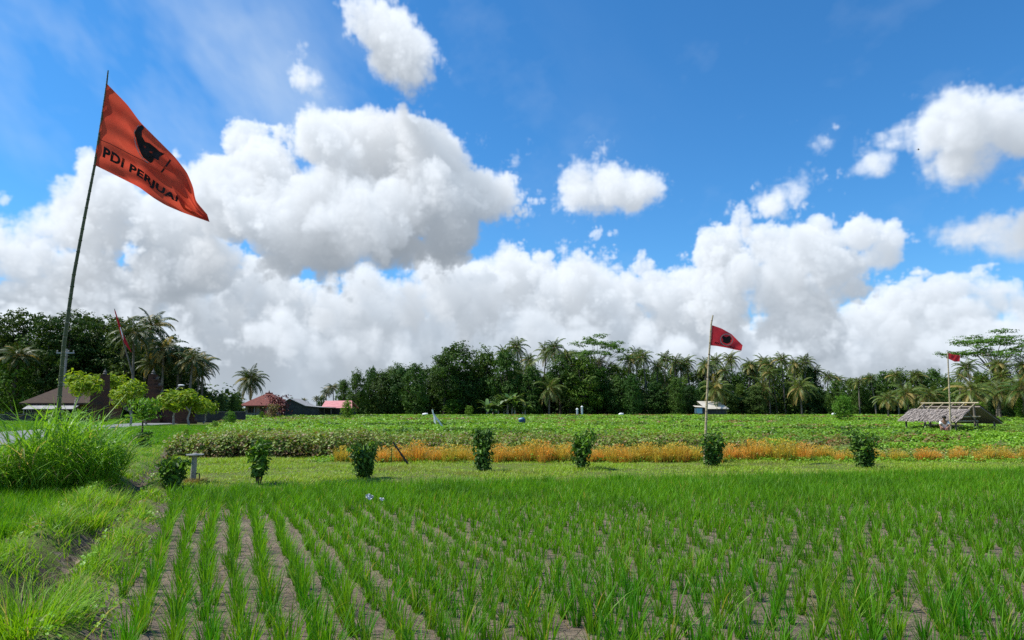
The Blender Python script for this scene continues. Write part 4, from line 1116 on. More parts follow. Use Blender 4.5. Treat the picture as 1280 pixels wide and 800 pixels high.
mb = MB(); mb.lathe([(.5, 0), (.6, .1), (.3, .3), (.08, .6)], (0, 0, 2.25), 8); mb.build('pillar_cap', M['stone'], r)
d = 74.0; r = thing('garden_wall', 'long dark wall in shade behind the frangipanis, right of the gate', 'wall', (W(275, 515, d).x, d, 0.1))
mb = MB(); mb.box((0, 0, .55), (5.5, .22, 1.1)); mb.build('wall_face', M['wall_dark'], r); mb = MB(); mb.box((0, 0, 1.15), (5.6, .34, .1)); mb.build('coping', M['stone'], r)

# red-roofed house
d = 128.0; x0 = W(327, 515, d).x
r = thing('red_roofed_house', 'house with a red hipped roof and shaded grey walls under the lone coconut palm', 'house', (x0, d, 0.1))
mb = MB(); mb.box((0, 3.5, 1.15), (6.4, 6.4, 2.3)); mb.build('wall', M['wall_grey'], r)
mb = MB(); hip_roof(mb, 0, 3.5, 4.1, 4.2, 2.0, 4.3, 0.5); rf = mb.build('roof', M['tile_red'], r)
mb = MB(); mb.tube([(-.7, 3.5, 4.34), (.7, 3.5, 4.34)], .12, 6); mb.lathe([(.12, 0), (.16, .1), (.03, .5)], (0, 3.5, 4.4), 6); mb.build('ridge_cap', M['tile_red'], rf)
for x_ in (-1.9, 1.7):
    mb = MB(); mb.box((x_, .27, 1.2), (1.4, .10, 1.0)); wn = mb.build('window', M['opening'], r)
    mb = MB(); [mb.box((x_ + q, .20, 1.2), (.08, .05, 1.12)) for q in (-.7, 0, .7)]; mb.build('frame', M['wall_brown'], wn)
mb = MB(); mb.box((0, .26, 1.0), (.9, .10, 1.95)); mb.build('door', M['bark_dark'], r)
for x_ in (-3.6, -1.2, 1.2, 3.6):
    mb = MB(); mb.tube([(x_, -.4, 0), (x_, -.4, 1.95)], .09, 6); mb.build('porch_post', M['wall_grey'], r)
# dark gabled annex with a long low roof
r = thing('gabled_barn', 'low dark gabled barn with a long sagging pale roof edge, right of the red-roofed house', 'barn', (W(352, 515, d).x, d + 1, 0.1))
mb = MB(); prof = [(0, 0), (6.6, 0), (6.6, 1.55), (4.2, 1.75), (2.5, 2.5), (1.2, 3.1), (0, 2.5)]
V = [(x_, 0, z_) for x_, z_ in prof] + [(x_, 6, z_) for x_, z_ in prof]; n_ = len(prof)
mb.add(V, [tuple(range(n_))]); mb.add(V, [tuple(range(2 * n_ - 1, n_ - 1, -1))]); mb.add(V, [(0, 6, 13, 7), (1, 0, 7, 8), (2, 1, 8, 9)]); mb.build('wall', M['wall_dark'], r)
mb = MB(); rp = [(-.3, 2.40), (1.2, 3.2), (2.5, 2.62), (4.2, 1.86), (6.9, 1.62), (9.0, 1.55)]
for (xa, za), (xb, zb) in zip(rp[:-1], rp[1:]): mb.slab((xa, -.35, za + .10), (xb, -.35, zb + .10), (xb, 6.2, zb + .10), (xa, 6.2, za + .10), .10)
mb.build('roof', M['sheet_grey'], r)
for x_ in (7.6, 8.8):
    mb = MB(); mb.tube([(x_, .2, 0), (x_, .2, 1.6)], .08, 6); mb.build('post', M['bark_dark'], r)
# pink roof
r = thing('pink_roofed_house', 'small house with a bright pink sheet roof and shaded open front', 'house', (W(413, 515, d).x, d + 4, 0.1))
mb = MB(); mb.box((0, 3, .9), (5.2, 5, 1.8)); mb.build('wall', M['wall_dark'], r)
mb = MB(); mb.slab((-2.9, 0, 1.55), (3.1, 0, 1.55), (2.3, 3, 2.95), (-2.9, 3, 2.95), .1); mb.slab((3.1, 6, 1.55), (-2.9, 6, 1.55), (-2.9, 3, 2.95), (2.3, 3, 2.95), .1); mb.build('roof', M['tile_pink'], r)
for x_ in (-2.6, -.9, .9, 2.6):
    mb = MB(); mb.tube([(x_, .15, 0), (x_, .15, 1.6)], .07, 6); mb.build('porch_post', M['wall_grey'], r)
mb = MB(); mb.box((-.6, .47, .85), (1.6, .1, 1.3)); mb.build('opening', M['opening'], r)

# white-roofed shed
g = G(892, 519.0, 0.1); d = min(g.y, 138.0); x0 = W(892, 515, d).x; k = d / FPX
r = thing('white_roofed_shed', 'small field shed with a pale sheet roof and a blue wall, behind the second flagpole', 'shed', (x0, d, 0.1))
mb = MB(); mb.box((0, 2.0, .75), (5.0, 3.4, 1.5)); mb.build('wall', M['wall_dark'], r)
mb = MB(); mb.slab((-1.5, 0, 1.35), (3.2, 0, 1.35), (1.7, 2.1, 2.9), (-2.7, 2.1, 2.9), .07); mb.slab((3.2, 4.2, 1.35), (-2.0, 4.2, 1.35), (-2.7, 2.1, 2.9), (1.7, 2.1, 2.9), .07); rf = mb.build('roof', M['sheet'], r)
mb = MB(); mb.slab((-3.6, .3, 1.75), (-1.75, .1, 1.65), (-1.9, 1.6, 1.95), (-3.6, 1.8, 2.05), .05); mb.build('side_awning', M['sheet'], r)
mb = MB(); mb.box((-2.95, 0.22, .95), (1.5, .05, 1.0)); mb.build('blue_sheet', M['blue'], r)
for x_ in (-3.5, -1.6, .7, 2.6):
    mb = MB(); mb.tube([(x_, .12, 0), (x_, .12, 1.6)], .06, 6); mb.build('post', M['bark'], r)

# utility pole, street lamp
d = 88.0; p = W(83.5, 437, d)
r = thing('utility_pole', 'grey concrete utility pole with a crossarm rising behind the bamboo flagpole', 'utility pole', (p.x, d, 0.1))
mb = MB(); mb.tube([(0, 0, -.3), (0, 0, p.z)], [.22, .15], 10); mb.build('pole', M['concrete'], r)
mb = MB(); mb.box((0, -.22, p.z - .55), (2.3, .12, .14)); ar = mb.build('crossarm', M['steel'], r)
for x_ in (-1.05, -.4, .4, 1.05):
    mb = MB(); mb.lathe([(.05, 0), (.09, .06), (.05, .12), (.10, .18), (.04, .3)], (x_, -.22, p.z - .475), 8); mb.build('insulator', M['concrete'], ar)
d = 72.0; p = W(218, 487, d); q = W(228, 482.5, d - .6)
r = thing('street_lamp', 'street lamp with a curved arm and pale head above the frangipanis', 'street lamp', (p.x, d, 0.1))
mb = MB(); qx_ = q.x - p.x; mb.tube([(0, 0, -.2), (0, 0, p.z - .5), (.1, -.05, p.z - .15), (qx_ * .6, -.3, q.z - .1)], [.07, .06, .05, .04], 7); mb.build('pole', M['steel'], r)
mb = MB(); mb.blob((qx_ * .8, -.4, q.z - .02), (.36, .16, .09), 2, .05, 6); mb.build('lamp_head', M['white'], r, True)
# ------------------------------------------------------------------ flags on bamboo poles
def bamboo_mat(name, a, b, node):
    m, nt, N, L = new_mat(name)
    tc = N('ShaderNodeTexCoord'); P = tc.outputs['Object']
    c = ramp_mix(N, L, remap(N, L, noise(N, L, 3, 5, P), .35, .65), a, b)
    w = N('ShaderNodeTexWave'); w.wave_type = 'BANDS'; w.bands_direction = 'Z'; w.inputs['Scale'].default_value = 0.95; w.inputs['Distortion'].default_value = 0.4; L(P, w.inputs['Vector'])
    k = ramp_mix(N, L, remap(N, L, w.outputs['Fac'], .965, .985), (0, 0, 0), node); L(c.outputs[2], k.inputs[6])
    p = N('ShaderNodeBsdfPrincipled'); p.inputs['Roughness'].default_value = .5; L(k.outputs[2], p.inputs['Base Color'])
    o = N('ShaderNodeOutputMaterial'); L(p.outputs[0], o.inputs[0]); return m
M['bamboo_green'] = bamboo_mat('bamboo_green', (0.035, 0.055, 0.016), (0.075, 0.095, 0.03), (0.13, 0.13, 0.075))
M['bamboo_tan'] = bamboo_mat('bamboo_tan', (0.33, 0.27, 0.16), (0.45, 0.38, 0.24), (0.16, 0.12, 0.07))
def cloth(name, a, b, tr):
    m, nt, N, L = new_mat(name)
    tc = N('ShaderNodeTexCoord')
    c = ramp_mix(N, L, remap(N, L, noise(N, L, 1.4, 6, tc.outputs['Object'], .65), .35, .68), a, b)
    d = N('ShaderNodeBsdfDiffuse'); t = N('ShaderNodeBsdfTranslucent'); L(c.outputs[2], d.inputs[0]); L(c.outputs[2], t.inputs[0])
    ms = N('ShaderNodeMixShader'); ms.inputs[0].default_value = tr; L(d.outputs[0], ms.inputs[1]); L(t.outputs[0], ms.inputs[2])
    o = N('ShaderNodeOutputMaterial'); L(ms.outputs[0], o.inputs[0]); return m
M['flag_orange'] = cloth('flag_cloth_faded_red', (0.62, 0.072, 0.042), (0.72, 0.112, 0.060), .5)
M['flag_red'] = cloth('flag_cloth_red', (0.55, 0.035, 0.05), (0.68, 0.06, 0.075), .4)
M['ink'] = solid_mat('flag_ink', (0.012, 0.011, 0.012), (0.03, 0.025, 0.025), 5, .9, 0)
M['ink_pale'] = solid_mat('flag_pale_print', (0.35, 0.30, 0.28), (0.45, 0.40, 0.38), 5, .9, 0)

def polyline(pts_, n):
    P = np.array(pts_, float); d = np.r_[0, np.cumsum(np.hypot(*np.diff(P, axis=0).T))]; d /= d[-1]
    t = np.linspace(0, 1, n); q = np.c_[np.interp(t, d, P[:, 0]), np.interp(t, d, P[:, 1])]
    for _ in range(max(2, n // 14)): q[1:-1] = (q[:-2] + 2 * q[1:-1] + q[2:]) / 4
    return q
class Flag:
    """cloth between a lower and an upper edge (photograph outline), hung at the distance y with folds in depth"""
    def __init__(s, low, high, y, depth, nu=64, nv=32, fold=None):
        s.nu, s.nv, s.y = nu, nv, y
        lo, hi = polyline(low, nu + 1), polyline(high, nu + 1)
        U = np.linspace(0, 1, nu + 1)[None]; Vv = np.linspace(0, 1, nv + 1)[:, None]
        w = Vv + 0 * U; lay = 0 * w
        if fold:        # the cloth doubles over itself: back layer, tuck, front layer
            A = sstep(U, *fold); back = np.interp(w, (0, .34, .50, 1), (0, .40, .10, 1)); w = w * (1 - A) + back * A
            lay = -A * np.interp(Vv + 0 * U, (0, .30, .42, .54, 1), (0, 0, .07, .16, .10))
        s.px = lo[None, :, 0] * (1 - w) + hi[None, :, 0] * w; s.py = lo[None, :, 1] * (1 - w) + hi[None, :, 1] * w
        s.dep = y + depth(U + 0 * Vv, w) + lay
        s.P = np.array([[W(s.px[j, i], s.py[j, i], s.dep[j, i]) for i in range(nu + 1)] for j in range(nv + 1)])
    def at(s, u, v, off=0.0):
        x, y_ = min(max(u, 0), 1) * s.nu, min(max(v, 0), 1) * s.nv; i, j = min(int(x), s.nu - 1), min(int(y_), s.nv - 1); f, g_ = x - i, y_ - j
        P = s.P; q = (P[j, i] * (1 - f) + P[j, i + 1] * f) * (1 - g_) + (P[j + 1, i] * (1 - f) + P[j + 1, i + 1] * f) * g_
        n = np.cross(P[j, i + 1] - P[j, i], P[j + 1, i] - P[j, i]); n /= np.linalg.norm(n) + 1e-9
        if n[1] > 0: n = -n
        return q + n * off
    def uv(s, x, y_):
        k = np.argmin((s.px - x) ** 2 + (s.py - y_) ** 2); j, i = divmod(int(k), s.nu + 1)
        i0, j0 = min(max(i, 1), s.nu - 1), min(max(j, 1), s.nv - 1)
        a = np.array([[s.px[j0, i0 + 1] - s.px[j0, i0 - 1], s.px[j0 + 1, i0] - s.px[j0 - 1, i0]], [s.py[j0, i0 + 1] - s.py[j0, i0 - 1], s.py[j0 + 1, i0] - s.py[j0 - 1, i0]]]) / 2
        d = np.linalg.solve(a, np.array((x - s.px[j0, i0], y_ - s.py[j0, i0])))
        return (i0 + d[0]) / s.nu, (j0 + d[1]) / s.nv
    def mesh(s):
        mb = MB(); nu, nv = s.nu, s.nv; idx = np.arange((nu + 1) * (nv + 1)).reshape(nv + 1, nu + 1)
        F = np.stack([idx[:-1, :-1], idx[:-1, 1:], idx[1:, 1:], idx[1:, :-1]], -1).reshape(-1, 4)
        mb.add(s.P.reshape(-1, 3), F); return mb
    def patch(s, mb, poly, off=0.008, uvmode=False, split=2):
        """a flat printed shape (photo pixels or uv) laid on the cloth"""
        from mathutils.geometry import tessellate_polygon
        tris = [[Vector((*poly[i], 0)) for i in t] for t in tessellate_polygon([[Vector((*p, 0)) for p in poly]])]
        for _ in range(split):
            nt_ = []
            for a, b, c in tris:
                ab, bc, ca = (a + b) / 2, (b + c) / 2, (c + a) / 2; nt_ += [(a, ab, ca), (ab, b, bc), (ca, bc, c), (ab, bc, ca)]
            tris = nt_
        V = []
        for t in tris:
            for p in t:
                u, v = (p.x, p.y) if uvmode else s.uv(p.x, p.y)
                V.append(s.at(u, v, off))
        mb.add(V, np.arange(len(V)).reshape(-1, 3))
def text_polys(body):
    cu = bpy.data.curves.new('lettering', 'FONT'); cu.body = body; cu.resolution_u = 3; cu.offset = 0.045; cu.space_character = 1.08
    o = bpy.data.objects.new('lettering', cu); col.objects.link(o)
    dg = bpy.context.evaluated_depsgraph_get(); me = bpy.data.meshes.new_from_object(o.evaluated_get(dg))
    V = np.array([v.co[:2] for v in me.vertices]); F = [list(p.vertices) for p in me.polygons]
    bpy.data.objects.remove(o); bpy.data.curves.remove(cu); bpy.data.meshes.remove(me)
    return V, F
def lay_text(fl, body, um, vm, mat, parent, off=0.006):
    V, F = text_polys(body); x0, x1, y0, y1 = V[:, 0].min(), V[:, 0].max(), V[:, 1].min(), V[:, 1].max()
    mb = MB()
    for f in F:
        for k in range(1, len(f) - 1):
            tri = [V[f[0]], V[f[k]], V[f[k + 1]]]
            t = [((p[0] - x0) / (x1 - x0), (p[1] - y0) / (y1 - y0)) for p in tri]
            fl.patch(mb, [(um(a), vm(a, b)) for a, b in t], off, True, 1)
    return mb.build('lettering', mat, parent)
def pole_from_px(mb, pts_, y, r0, r1):
    P = [W(px, py, y + dy) for px, py, dy in pts_]; n = len(P)
    mb.tube(P, list(np.linspace(r0, r1, n)), 9)
    for k in range(1, n * 5):                       # swollen nodes
        t = k / (n * 5) * (n - 1); i = int(t); q = P[i].lerp(P[min(i + 1, n - 1)], t - i); tg = (P[min(i + 1, n - 1)] - P[i]).normalized(); r = r0 + (r1 - r0) * t / (n - 1)
        mb.tube([q - tg * .018, q, q + tg * .018], [r * 1.02, r * 1.22, r * 1.02], 9)
    return P

# the big flag
y = 15.0
r = thing('flagpole', 'tall leaning green bamboo pole flying the big faded red party flag, left side', 'flagpole', W(71, 580, y) * 1.0)
r.location.z = 0.1; inv = Vector(r.location)
def local(mb):
    for i in range(len(mb.v)): mb.v[i] = mb.v[i] - np.array(inv, np.float32)
    return mb
mb = MB(); pole_from_px(mb, ((71, 590, 0), (74, 500, 0), (80, 430, 0), (92, 345, 0), (107, 265, 0), (118.5, 206, 0), (127, 150, 0), (133, 108, 0), (135.2, 88, 0)), y, .050, .013)
local(mb).build('pole', M['bamboo_green'], r, True)
low = [(117.6, 206), (150, 222), (174, 234), (192, 247.5), (207, 256.5), (228, 265.5), (262, 277.5)]
high = [(134, 105), (159, 130.5), (175.5, 153), (201, 178.5), (219, 196.5), (234, 216), (241.5, 234), (244.5, 251), (259, 268)]
fl = Flag(low, high, y, lambda u, v: -.02 + 1.0 * u + .16 * u * np.sin(5.2 * u + 2.2 * v) + .07 * np.sin(17 * u * (1 - .35 * v) + 5 * v) * u ** .6 + .06 * np.sin(24 * (v - .4 * u)) * (.3 + .7 * u) * np.exp(-((u - .25) / .5) ** 2) - .22 * np.exp(-((u - .80) / .13) ** 2 - ((v - .75) / .38) ** 2) - .10 * np.abs(np.sin(9.5 * (v + .75 * u) + .6)) * (1 - .5 * u) * u ** .5, 120, 72, (.62, .80))
f_ = local(fl.mesh()).build('flag', M['flag_orange'], r, True)
for_flag = inv
def tri_local(o, inv_):
    me = o.data; n = len(me.vertices); a = np.empty(n * 3, np.float32); me.vertices.foreach_get('co', a); a = a.reshape(-1, 3) - np.array(inv_, np.float32); me.vertices.foreach_set('co', a.ravel()); me.update(); return o
tri_local(lay_text(fl, 'PDI PERJUANGAN', lambda a: .055 + (a * .695 / .70 if a < .70 else .695 + (a - .70) * .75), lambda a, b: (.105 + .175 * b) + .06 * a, M['ink'], f_), inv)
C = lambda pts_: [(60 + a / 3.3333, 60 + b / 3.3333) for a, b in pts_]
mb = MB()
fl.patch(mb, off=.02, poly=C([(392, 322), (374, 330), (364, 350), (366, 385), (380, 425), (398, 455), (428, 480), (438, 476), (446, 460), (462, 470), (465, 456), (490, 440), (468, 432), (448, 414), (426, 396), (408, 390), (394, 368), (391, 348), (402, 334)]))
tri_local(mb.build('emblem', M['ink'], f_), inv); mb = MB()
fl.patch(mb, C([(470, 516), (477, 520), (515, 468), (508, 463)])); tri_local(mb.build('emblem_bar', M['ink'], f_), inv); mb = MB()
for a, b in zip(((205, 378), (260, 400), (320, 432), (380, 462)), ((260, 400), (320, 432), (380, 462), (420, 482))):
    fl.patch(mb, C([(a[0], a[1] - 1.5), (b[0], b[1] - 1.5), (b[0], b[1] + 1), (a[0], a[1] + 1)]))
tri_local(mb.build('seam', M['ink'], f_), inv)
mb = MB()
arc = [(376, 322), (362, 338), (357, 365), (362, 400), (376, 435), (396, 463), (416, 480)]
for a, b in zip(arc[:-1], arc[1:]): fl.patch(mb, C([a, b, (b[0] + 3.5, b[1] - 3), (a[0] + 4, a[1] + 1)]), split=1)
tri_local(mb.build('emblem_ring', M['ink_pale'], f_), inv)
for q in (((400, 408), (412, 414), (411, 420), (402, 415)), ((424, 432), (440, 434), (436, 441), (427, 440))):
    mb = MB(); fl.patch(mb, C(q), .028, split=1); tri_local(mb.build('emblem_eye', M['flag_orange'], f_), inv)

def small_flag(label, y, polepts, low, high, r0, r1, emblem=None, text=False, bend=0.05):
    base = W(polepts[0][0], polepts[0][1], y); inv_ = Vector((base.x, y, 0.1))
    r = thing('flagpole', label, 'flagpole', inv_)
    mb = MB(); pole_from_px(mb, [(a, b, 0) for a, b in polepts], y, r0, r1)
    for i in range(len(mb.v)): mb.v[i] = mb.v[i] - np.array(inv_, np.float32)
    mb.build('pole', M['bamboo_tan'], r, True)
    fl = Flag(low, high, y, lambda u, v: .4 * u * abs(low[-1][0] - low[0][0]) / FPX * y + bend * np.sin(6 * u + 2 * v) * u + .4 * bend * np.sin(15 * u - 4 * v) * u, 40, 24)
    f_ = tri_local(fl.mesh().build('flag', M['flag_red'], r, True), inv_)
    if emblem:
        cx, cy, s_ = emblem; mb = MB()
        sh = [(-1, -.55), (-.75, -1.0), (-.45, -.75), (-.1, -.6), (.3, -.75), (.7, -.95), (.95, -.6), (1.15, -.1), (.9, .1), (.95, .5), (.5, .85), (0, .95), (-.5, .75), (-.9, .45), (-.7, .1)]
        fl.patch(mb, [(cx + a * s_, cy + b * s_ * .95) for a, b in sh], .01)
        tri_local(mb.build('emblem', M['ink'], f_), inv_)
        mb = MB(); N_ = 22
        for k in range(N_):
            a, b = 2 * math.pi * k / N_, 2 * math.pi * (k + 1) / N_
            fl.patch(mb, [(cx + 1.45 * s_ * math.cos(q) * w, cy + 1.35 * s_ * math.sin(q) * w) for q, w in ((a, 1), (b, 1), (b, .88), (a, .88))], .01, split=0)
        tri_local(mb.build('emblem_ring', M['ink_pale'], f_), inv_)
    if text: tri_local(lay_text(fl, 'PDI PERJUANGAN', lambda a: .12 + .78 * a, lambda a, b: .07 + .13 * b, M['ink'], f_, .008), inv_)
    return r
small_flag('pale bamboo pole with a dark red party flag, behind the second shrub from the right', 19.9,
    ((881, 585), (882, 545), (883.6, 500), (886, 450), (889, 405), (891.2, 394)), [(888.3, 431.8), (896, 432.5), (909, 434.8), (918, 437), (926.8, 438.5)],
    [(890, 406.4), (901.7, 410.4), (914.4, 417.6), (922.5, 425.8), (928.3, 431.5)], .042, .018, (908, 424.6, 5.6), True, .07)
small_flag('short pale pole with a tiny bright red flag rising at the thatched hut', 43.6,
    ((1188.3, 543), (1187.5, 513), (1186, 475), (1184.6, 440)), [(1184.8, 448.3), (1189, 450), (1193.5, 452.3), (1199.6, 451.9)], [(1184.5, 440.8), (1190.5, 442.9), (1195, 443.6), (1200.2, 444.5)], .06, .035, None, False, .12)

# pole with a furled flag behind the frangipani
y = 63.0; b0 = W(183, 531, y); inv_ = Vector((b0.x, y, .1))
r = thing('flagpole', 'leaning thin pole with a furled red and white flag by the split gate', 'flagpole', inv_)
mb = MB(); a, b = b0 - inv_, W(143, 386, y) - inv_; mb.tube([a, a.lerp(b, .5), b], [.09, .07, .03], 7); mb.build('pole', M['bark'], r, True)
mb = MB(); P = [W(px, py, y - .12) - inv_ for px, py in ((143.5, 388), (148, 403), (152, 417), (157, 428), (164, 440))]; mb.tube(P, [.04, .085, .10, .13, .03], 7); f_ = mb.build('flag', M['flag_red'], r, True)
mb = MB(); P = [W(px, py, y - .20) - inv_ for px, py in ((150.3, 409), (152.5, 417), (155, 426))]; mb.tube(P, [.03, .05, .03], 6); mb.build('white_band', M['white'], f_, True)

# ------------------------------------------------------------------ shrubs along the paddy edge
def shrub(px, top, base, wpx, label, seed, n=620, leaf=0.115, light=0.0, sparse=0.0, lean=0.0, foot=0.55):
    g = G(px, base, 0.08); h = W(px, top, g.y).z - .08; w = wpx / 2 / FPX * g.y
    rg = np.random.default_rng(seed); r = thing('shrub', label, 'shrub', g, 0, 'dark shrubs along the far edge of the paddy')
    sb, cb = MB(), MB(); tips = []
    for k in range(11):
        a = rg.uniform(0, 6.28); d = w * rg.uniform(.25, .85)
        P = [np.array((rg.normal(0, .03), rg.normal(0, .03), -.03))]; q = np.array((d * math.cos(a) + lean * h, d * math.sin(a), h * rg.uniform(.72, 1.0)))
        for t in (.35, .7, 1.0): P.append(P[0] + (q - P[0]) * np.array((t ** 1.2, t ** 1.2, t)) + rg.normal(0, .02, 3))
        sb.tube(P, [.014, .011, .008, .004], 5); tips.append(P)
    pp, nr = [], []
    for i in range(n):
        P = tips[rg.integers(len(tips))]; t = rg.uniform(.12 + sparse * .3, 1.05); k = min(int(t * 3), 2); q = P[k] + (P[k + 1] - P[k]) * (t * 3 - k)
        wz = w * (foot + (1 - foot) * math.sin(math.pi * min(1, .15 + .7 * t))) * .55
        a = rg.uniform(0, 6.28); rr = wz * rg.uniform(.2, 1.0)
        pp.append(q + np.array((rr * math.cos(a), rr * math.sin(a), rg.normal(0, .03)))); nr.append((math.cos(a) * .8, math.sin(a) * .8, .55))
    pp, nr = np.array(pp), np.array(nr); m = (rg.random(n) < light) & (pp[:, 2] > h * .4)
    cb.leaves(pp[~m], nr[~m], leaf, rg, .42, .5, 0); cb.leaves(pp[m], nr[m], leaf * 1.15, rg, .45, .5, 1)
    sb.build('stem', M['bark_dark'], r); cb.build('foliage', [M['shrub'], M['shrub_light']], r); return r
shrub(214, 571, 612, 36, 'small bushy dark shrub beside the ditch, left of the flat-capped post', 1, 800, .125, .18, 0, 0, .8)
shrub(323, 552, 607, 31, 'thin leggy shrub with bare stems and pale top leaves, right of the flat-capped post', 2, 460, .14, .45, .5)
shrub(455, 555, 600, 35, 'dense dark shrub beside the leaning dark stick', 3, 1000, .13, .08, 0, 0, .9)
shrub(603, 538, 590, 33, 'tall narrow dark shrub standing second left of the second flagpole', 4, 950, .135, .10, 0, -.05, .75)
shrub(727, 539, 588, 33, 'ragged loose shrub leaning right, nearest left of the second flagpole', 5, 580, .15, .35, .2, .10, .4)
shrub(890, 540, 585, 34, 'dense leafy shrub hiding the foot of the second flagpole', 6, 950, .135, .15, 0, .02, .75)
shrub(1083, 540, 586, 38, 'rounded very dark shrub, rightmost in the row along the paddy', 7, 1050, .13, .08, 0, 0, .95)

# sapling by the ditch
g = G(177, 560, .1); k = g.y / FPX; rg = np.random.default_rng(31)
r = thing('sapling', 'young slender tree with a dark bush at its foot, left of the ditch', 'young tree', g)
mb = MB(); hs = W(177, 500, g.y).z - .1; mb.tube([(0, 0, -.05), (-.02, 0, hs * .4), (-.05, 0, hs * .9)], [.05, .035, .02], 6)
for i in range(7):
    a = rg.uniform(0, 6.28); z = hs * rg.uniform(.62, .92); mb.tube([(-.04, 0, z - .12), (.38 * math.cos(a), .38 * math.sin(a), z + .08)], [.014, .006], 5)
mb.build('trunk', M['bark_dark'], r, True)
mb = MB(); c = np.c_[rg.normal(0, .27, 330), rg.normal(0, .25, 330), hs * rg.uniform(.60, 1.02, 330)]; mb.leaves(c, c * (1, 1, 0) + (0, 0, .4), .22, rg, .45, .5); mb.build('crown', M['shrub_light'], r)
mb = MB(); c = np.c_[rg.normal(0, .17, 380), rg.normal(0, .15, 380), rg.uniform(.02, .62, 380)]; mb.leaves(c, c * (1, 1, 0) + (0, 0, .3), .13, rg, .45, .5); mb.build('foliage', M['shrub'], r)

# ------------------------------------------------------------------ tall grass clump and leafy plant at the big flagpole
rg = np.random.default_rng(44)
cxy = np.array((W(76, 560, 13.9).x, 13.9))
r = thing('tall_grass_clump', 'big clump of tall arching bright green fodder grass around the foot of the tall flagpole', 'grass clump', (cxy[0], cxy[1], 0.03))
mb, sb = MB(), MB(); n = 430
a = rg.uniform(0, 6.28, n); q = np.sqrt(rg.random(n)); bx_, by_ = q * 1.12 * np.cos(a), q * 0.80 * np.sin(a)
bx_ = np.where(rg.random(n) < .25, bx_ * .6 - .9, bx_)
hh_ = (1.42 - .70 * (np.abs(bx_ + .05) / 1.3) ** 1.5) * rg.uniform(.5, 1.08, n) * (.34 + .66 * sstep(bx_, -1.0, -.1))
ln = np.c_[bx_ * .22 + rg.normal(0, .07, n), by_ * .22 + rg.normal(0, .07, n)]
for i in range(n):
    if i % 3 == 0: sb.tube([(bx_[i], by_[i], -.02), (bx_[i] + ln[i, 0] * .4, by_[i] + ln[i, 1] * .4, hh_[i] * .55), (bx_[i] + ln[i, 0], by_[i] + ln[i, 1], hh_[i] * .95)], [.010, .008, .004], 4, 0, False)
for lv in range(6):
    t = .14 + .145 * lv; root = np.c_[bx_ + ln[:, 0] * t, by_ + ln[:, 1] * t, hh_ * t]
    az = np.arctan2(ln[:, 1], ln[:, 0]) + rg.normal(0, 1.5, n)
    mb.blades(root, .90 * (1 - .25 * abs(t - .5)), rg, .030, .42, 1.0, 5, az=az)
mb.build('leaf_blades', M['tall'], r); sb.build('stem', M['tall'], r)
g = W(82, 540, 15.6); r = thing('leafy_plant', 'broad-leaved green plant rising behind the tall grass clump at the flagpole', 'plant', (g.x, 15.6, .1))
mb, sb = MB(), MB(); c = np.c_[rg.normal(0, .22, 330), rg.normal(0, .18, 330), rg.uniform(.5, 1.55, 330)]; mb.leaves(c, c * (1, 1, 0) + (0, -.2, .5), .16, rg, .5, .5); mb.build('foliage', M['shrub_light'], r)
[sb.tube([(0, 0, 0), (x_, .05, 1.4)], [.02, .01], 5) for x_ in (-.25, 0, .22)]; sb.build('stem', M['bark'], r)
# coarse tufts on the bank
rg = np.random.default_rng(61)
for px, py, h_, lab in ((30, 770, .50, 'coarse pale grass tuft on the bank in the bottom left corner'), (112, 645, .36, 'yellow-green grass tuft on the bank, nearer of two beside the ditch'), (136, 622, .38, 'yellow-green grass tuft on the bank, farther of two beside the ditch')):
    g = G(px, py, .2); g.z = float(ground_z(g.x, g.y)); mb = MB(); n = 420 if h_ < .45 else 520
    q = rg.normal(0, .15, (n, 2)); mb.blades(np.c_[q, np.full(n, -.03)], h_, rg, .011, .30, .55, 4, az=np.arctan2(q[:, 1], q[:, 0]) + rg.normal(0, .6, n))
    o = mb.build('grass_tuft', M['bank'], None, False, g); tag(o, lab, 'grass tuft', 'coarse grass tufts on the bank')

# ------------------------------------------------------------------ small things in the fields
g = G(241, 604, .1); k = g.y / FPX
r = thing('capped_post', 'weathered concrete post with a flat round cap on the lawn edge', 'post', g)
h = W(241, 568, g.y).z - .1
mb = MB(); mb.tube([(0, 0, -.1), (.005, 0, h - .03)], [.062, .055], 12); mb.build('post', M['concrete'], r, True)
mb = MB(); mb.lathe([(.05, 0), (.17, .01), (.185, .022), (.18, .034), (.05, .045), (.03, .06)], (.01, 0, h - .03), 18); mb.build('cap', M['concrete'], r)
mb = MB(); mb.tube([(.05, 0, h * .33), (.14, -.02, h * .33), (.15, -.02, .0)], [.015, .014, .013], 6); mb.build('side_peg', M['bark_dark'], r)
g2 = G(243, 607, .1); mb = MB(); n = 420; q = rg.normal(0, .14, (n, 2))
mb.blades(np.c_[q + (.02, 0), np.abs(rg.normal(0, .025, n))], .13, rg, .010, 1.3, .5, 2)
o = mb.build('straw_heap', M['palm_dry'], None, False, (g.x + .02, g.y - .02, .1)); tag(o, 'small heap of dry straw round the foot of the capped post', 'straw')
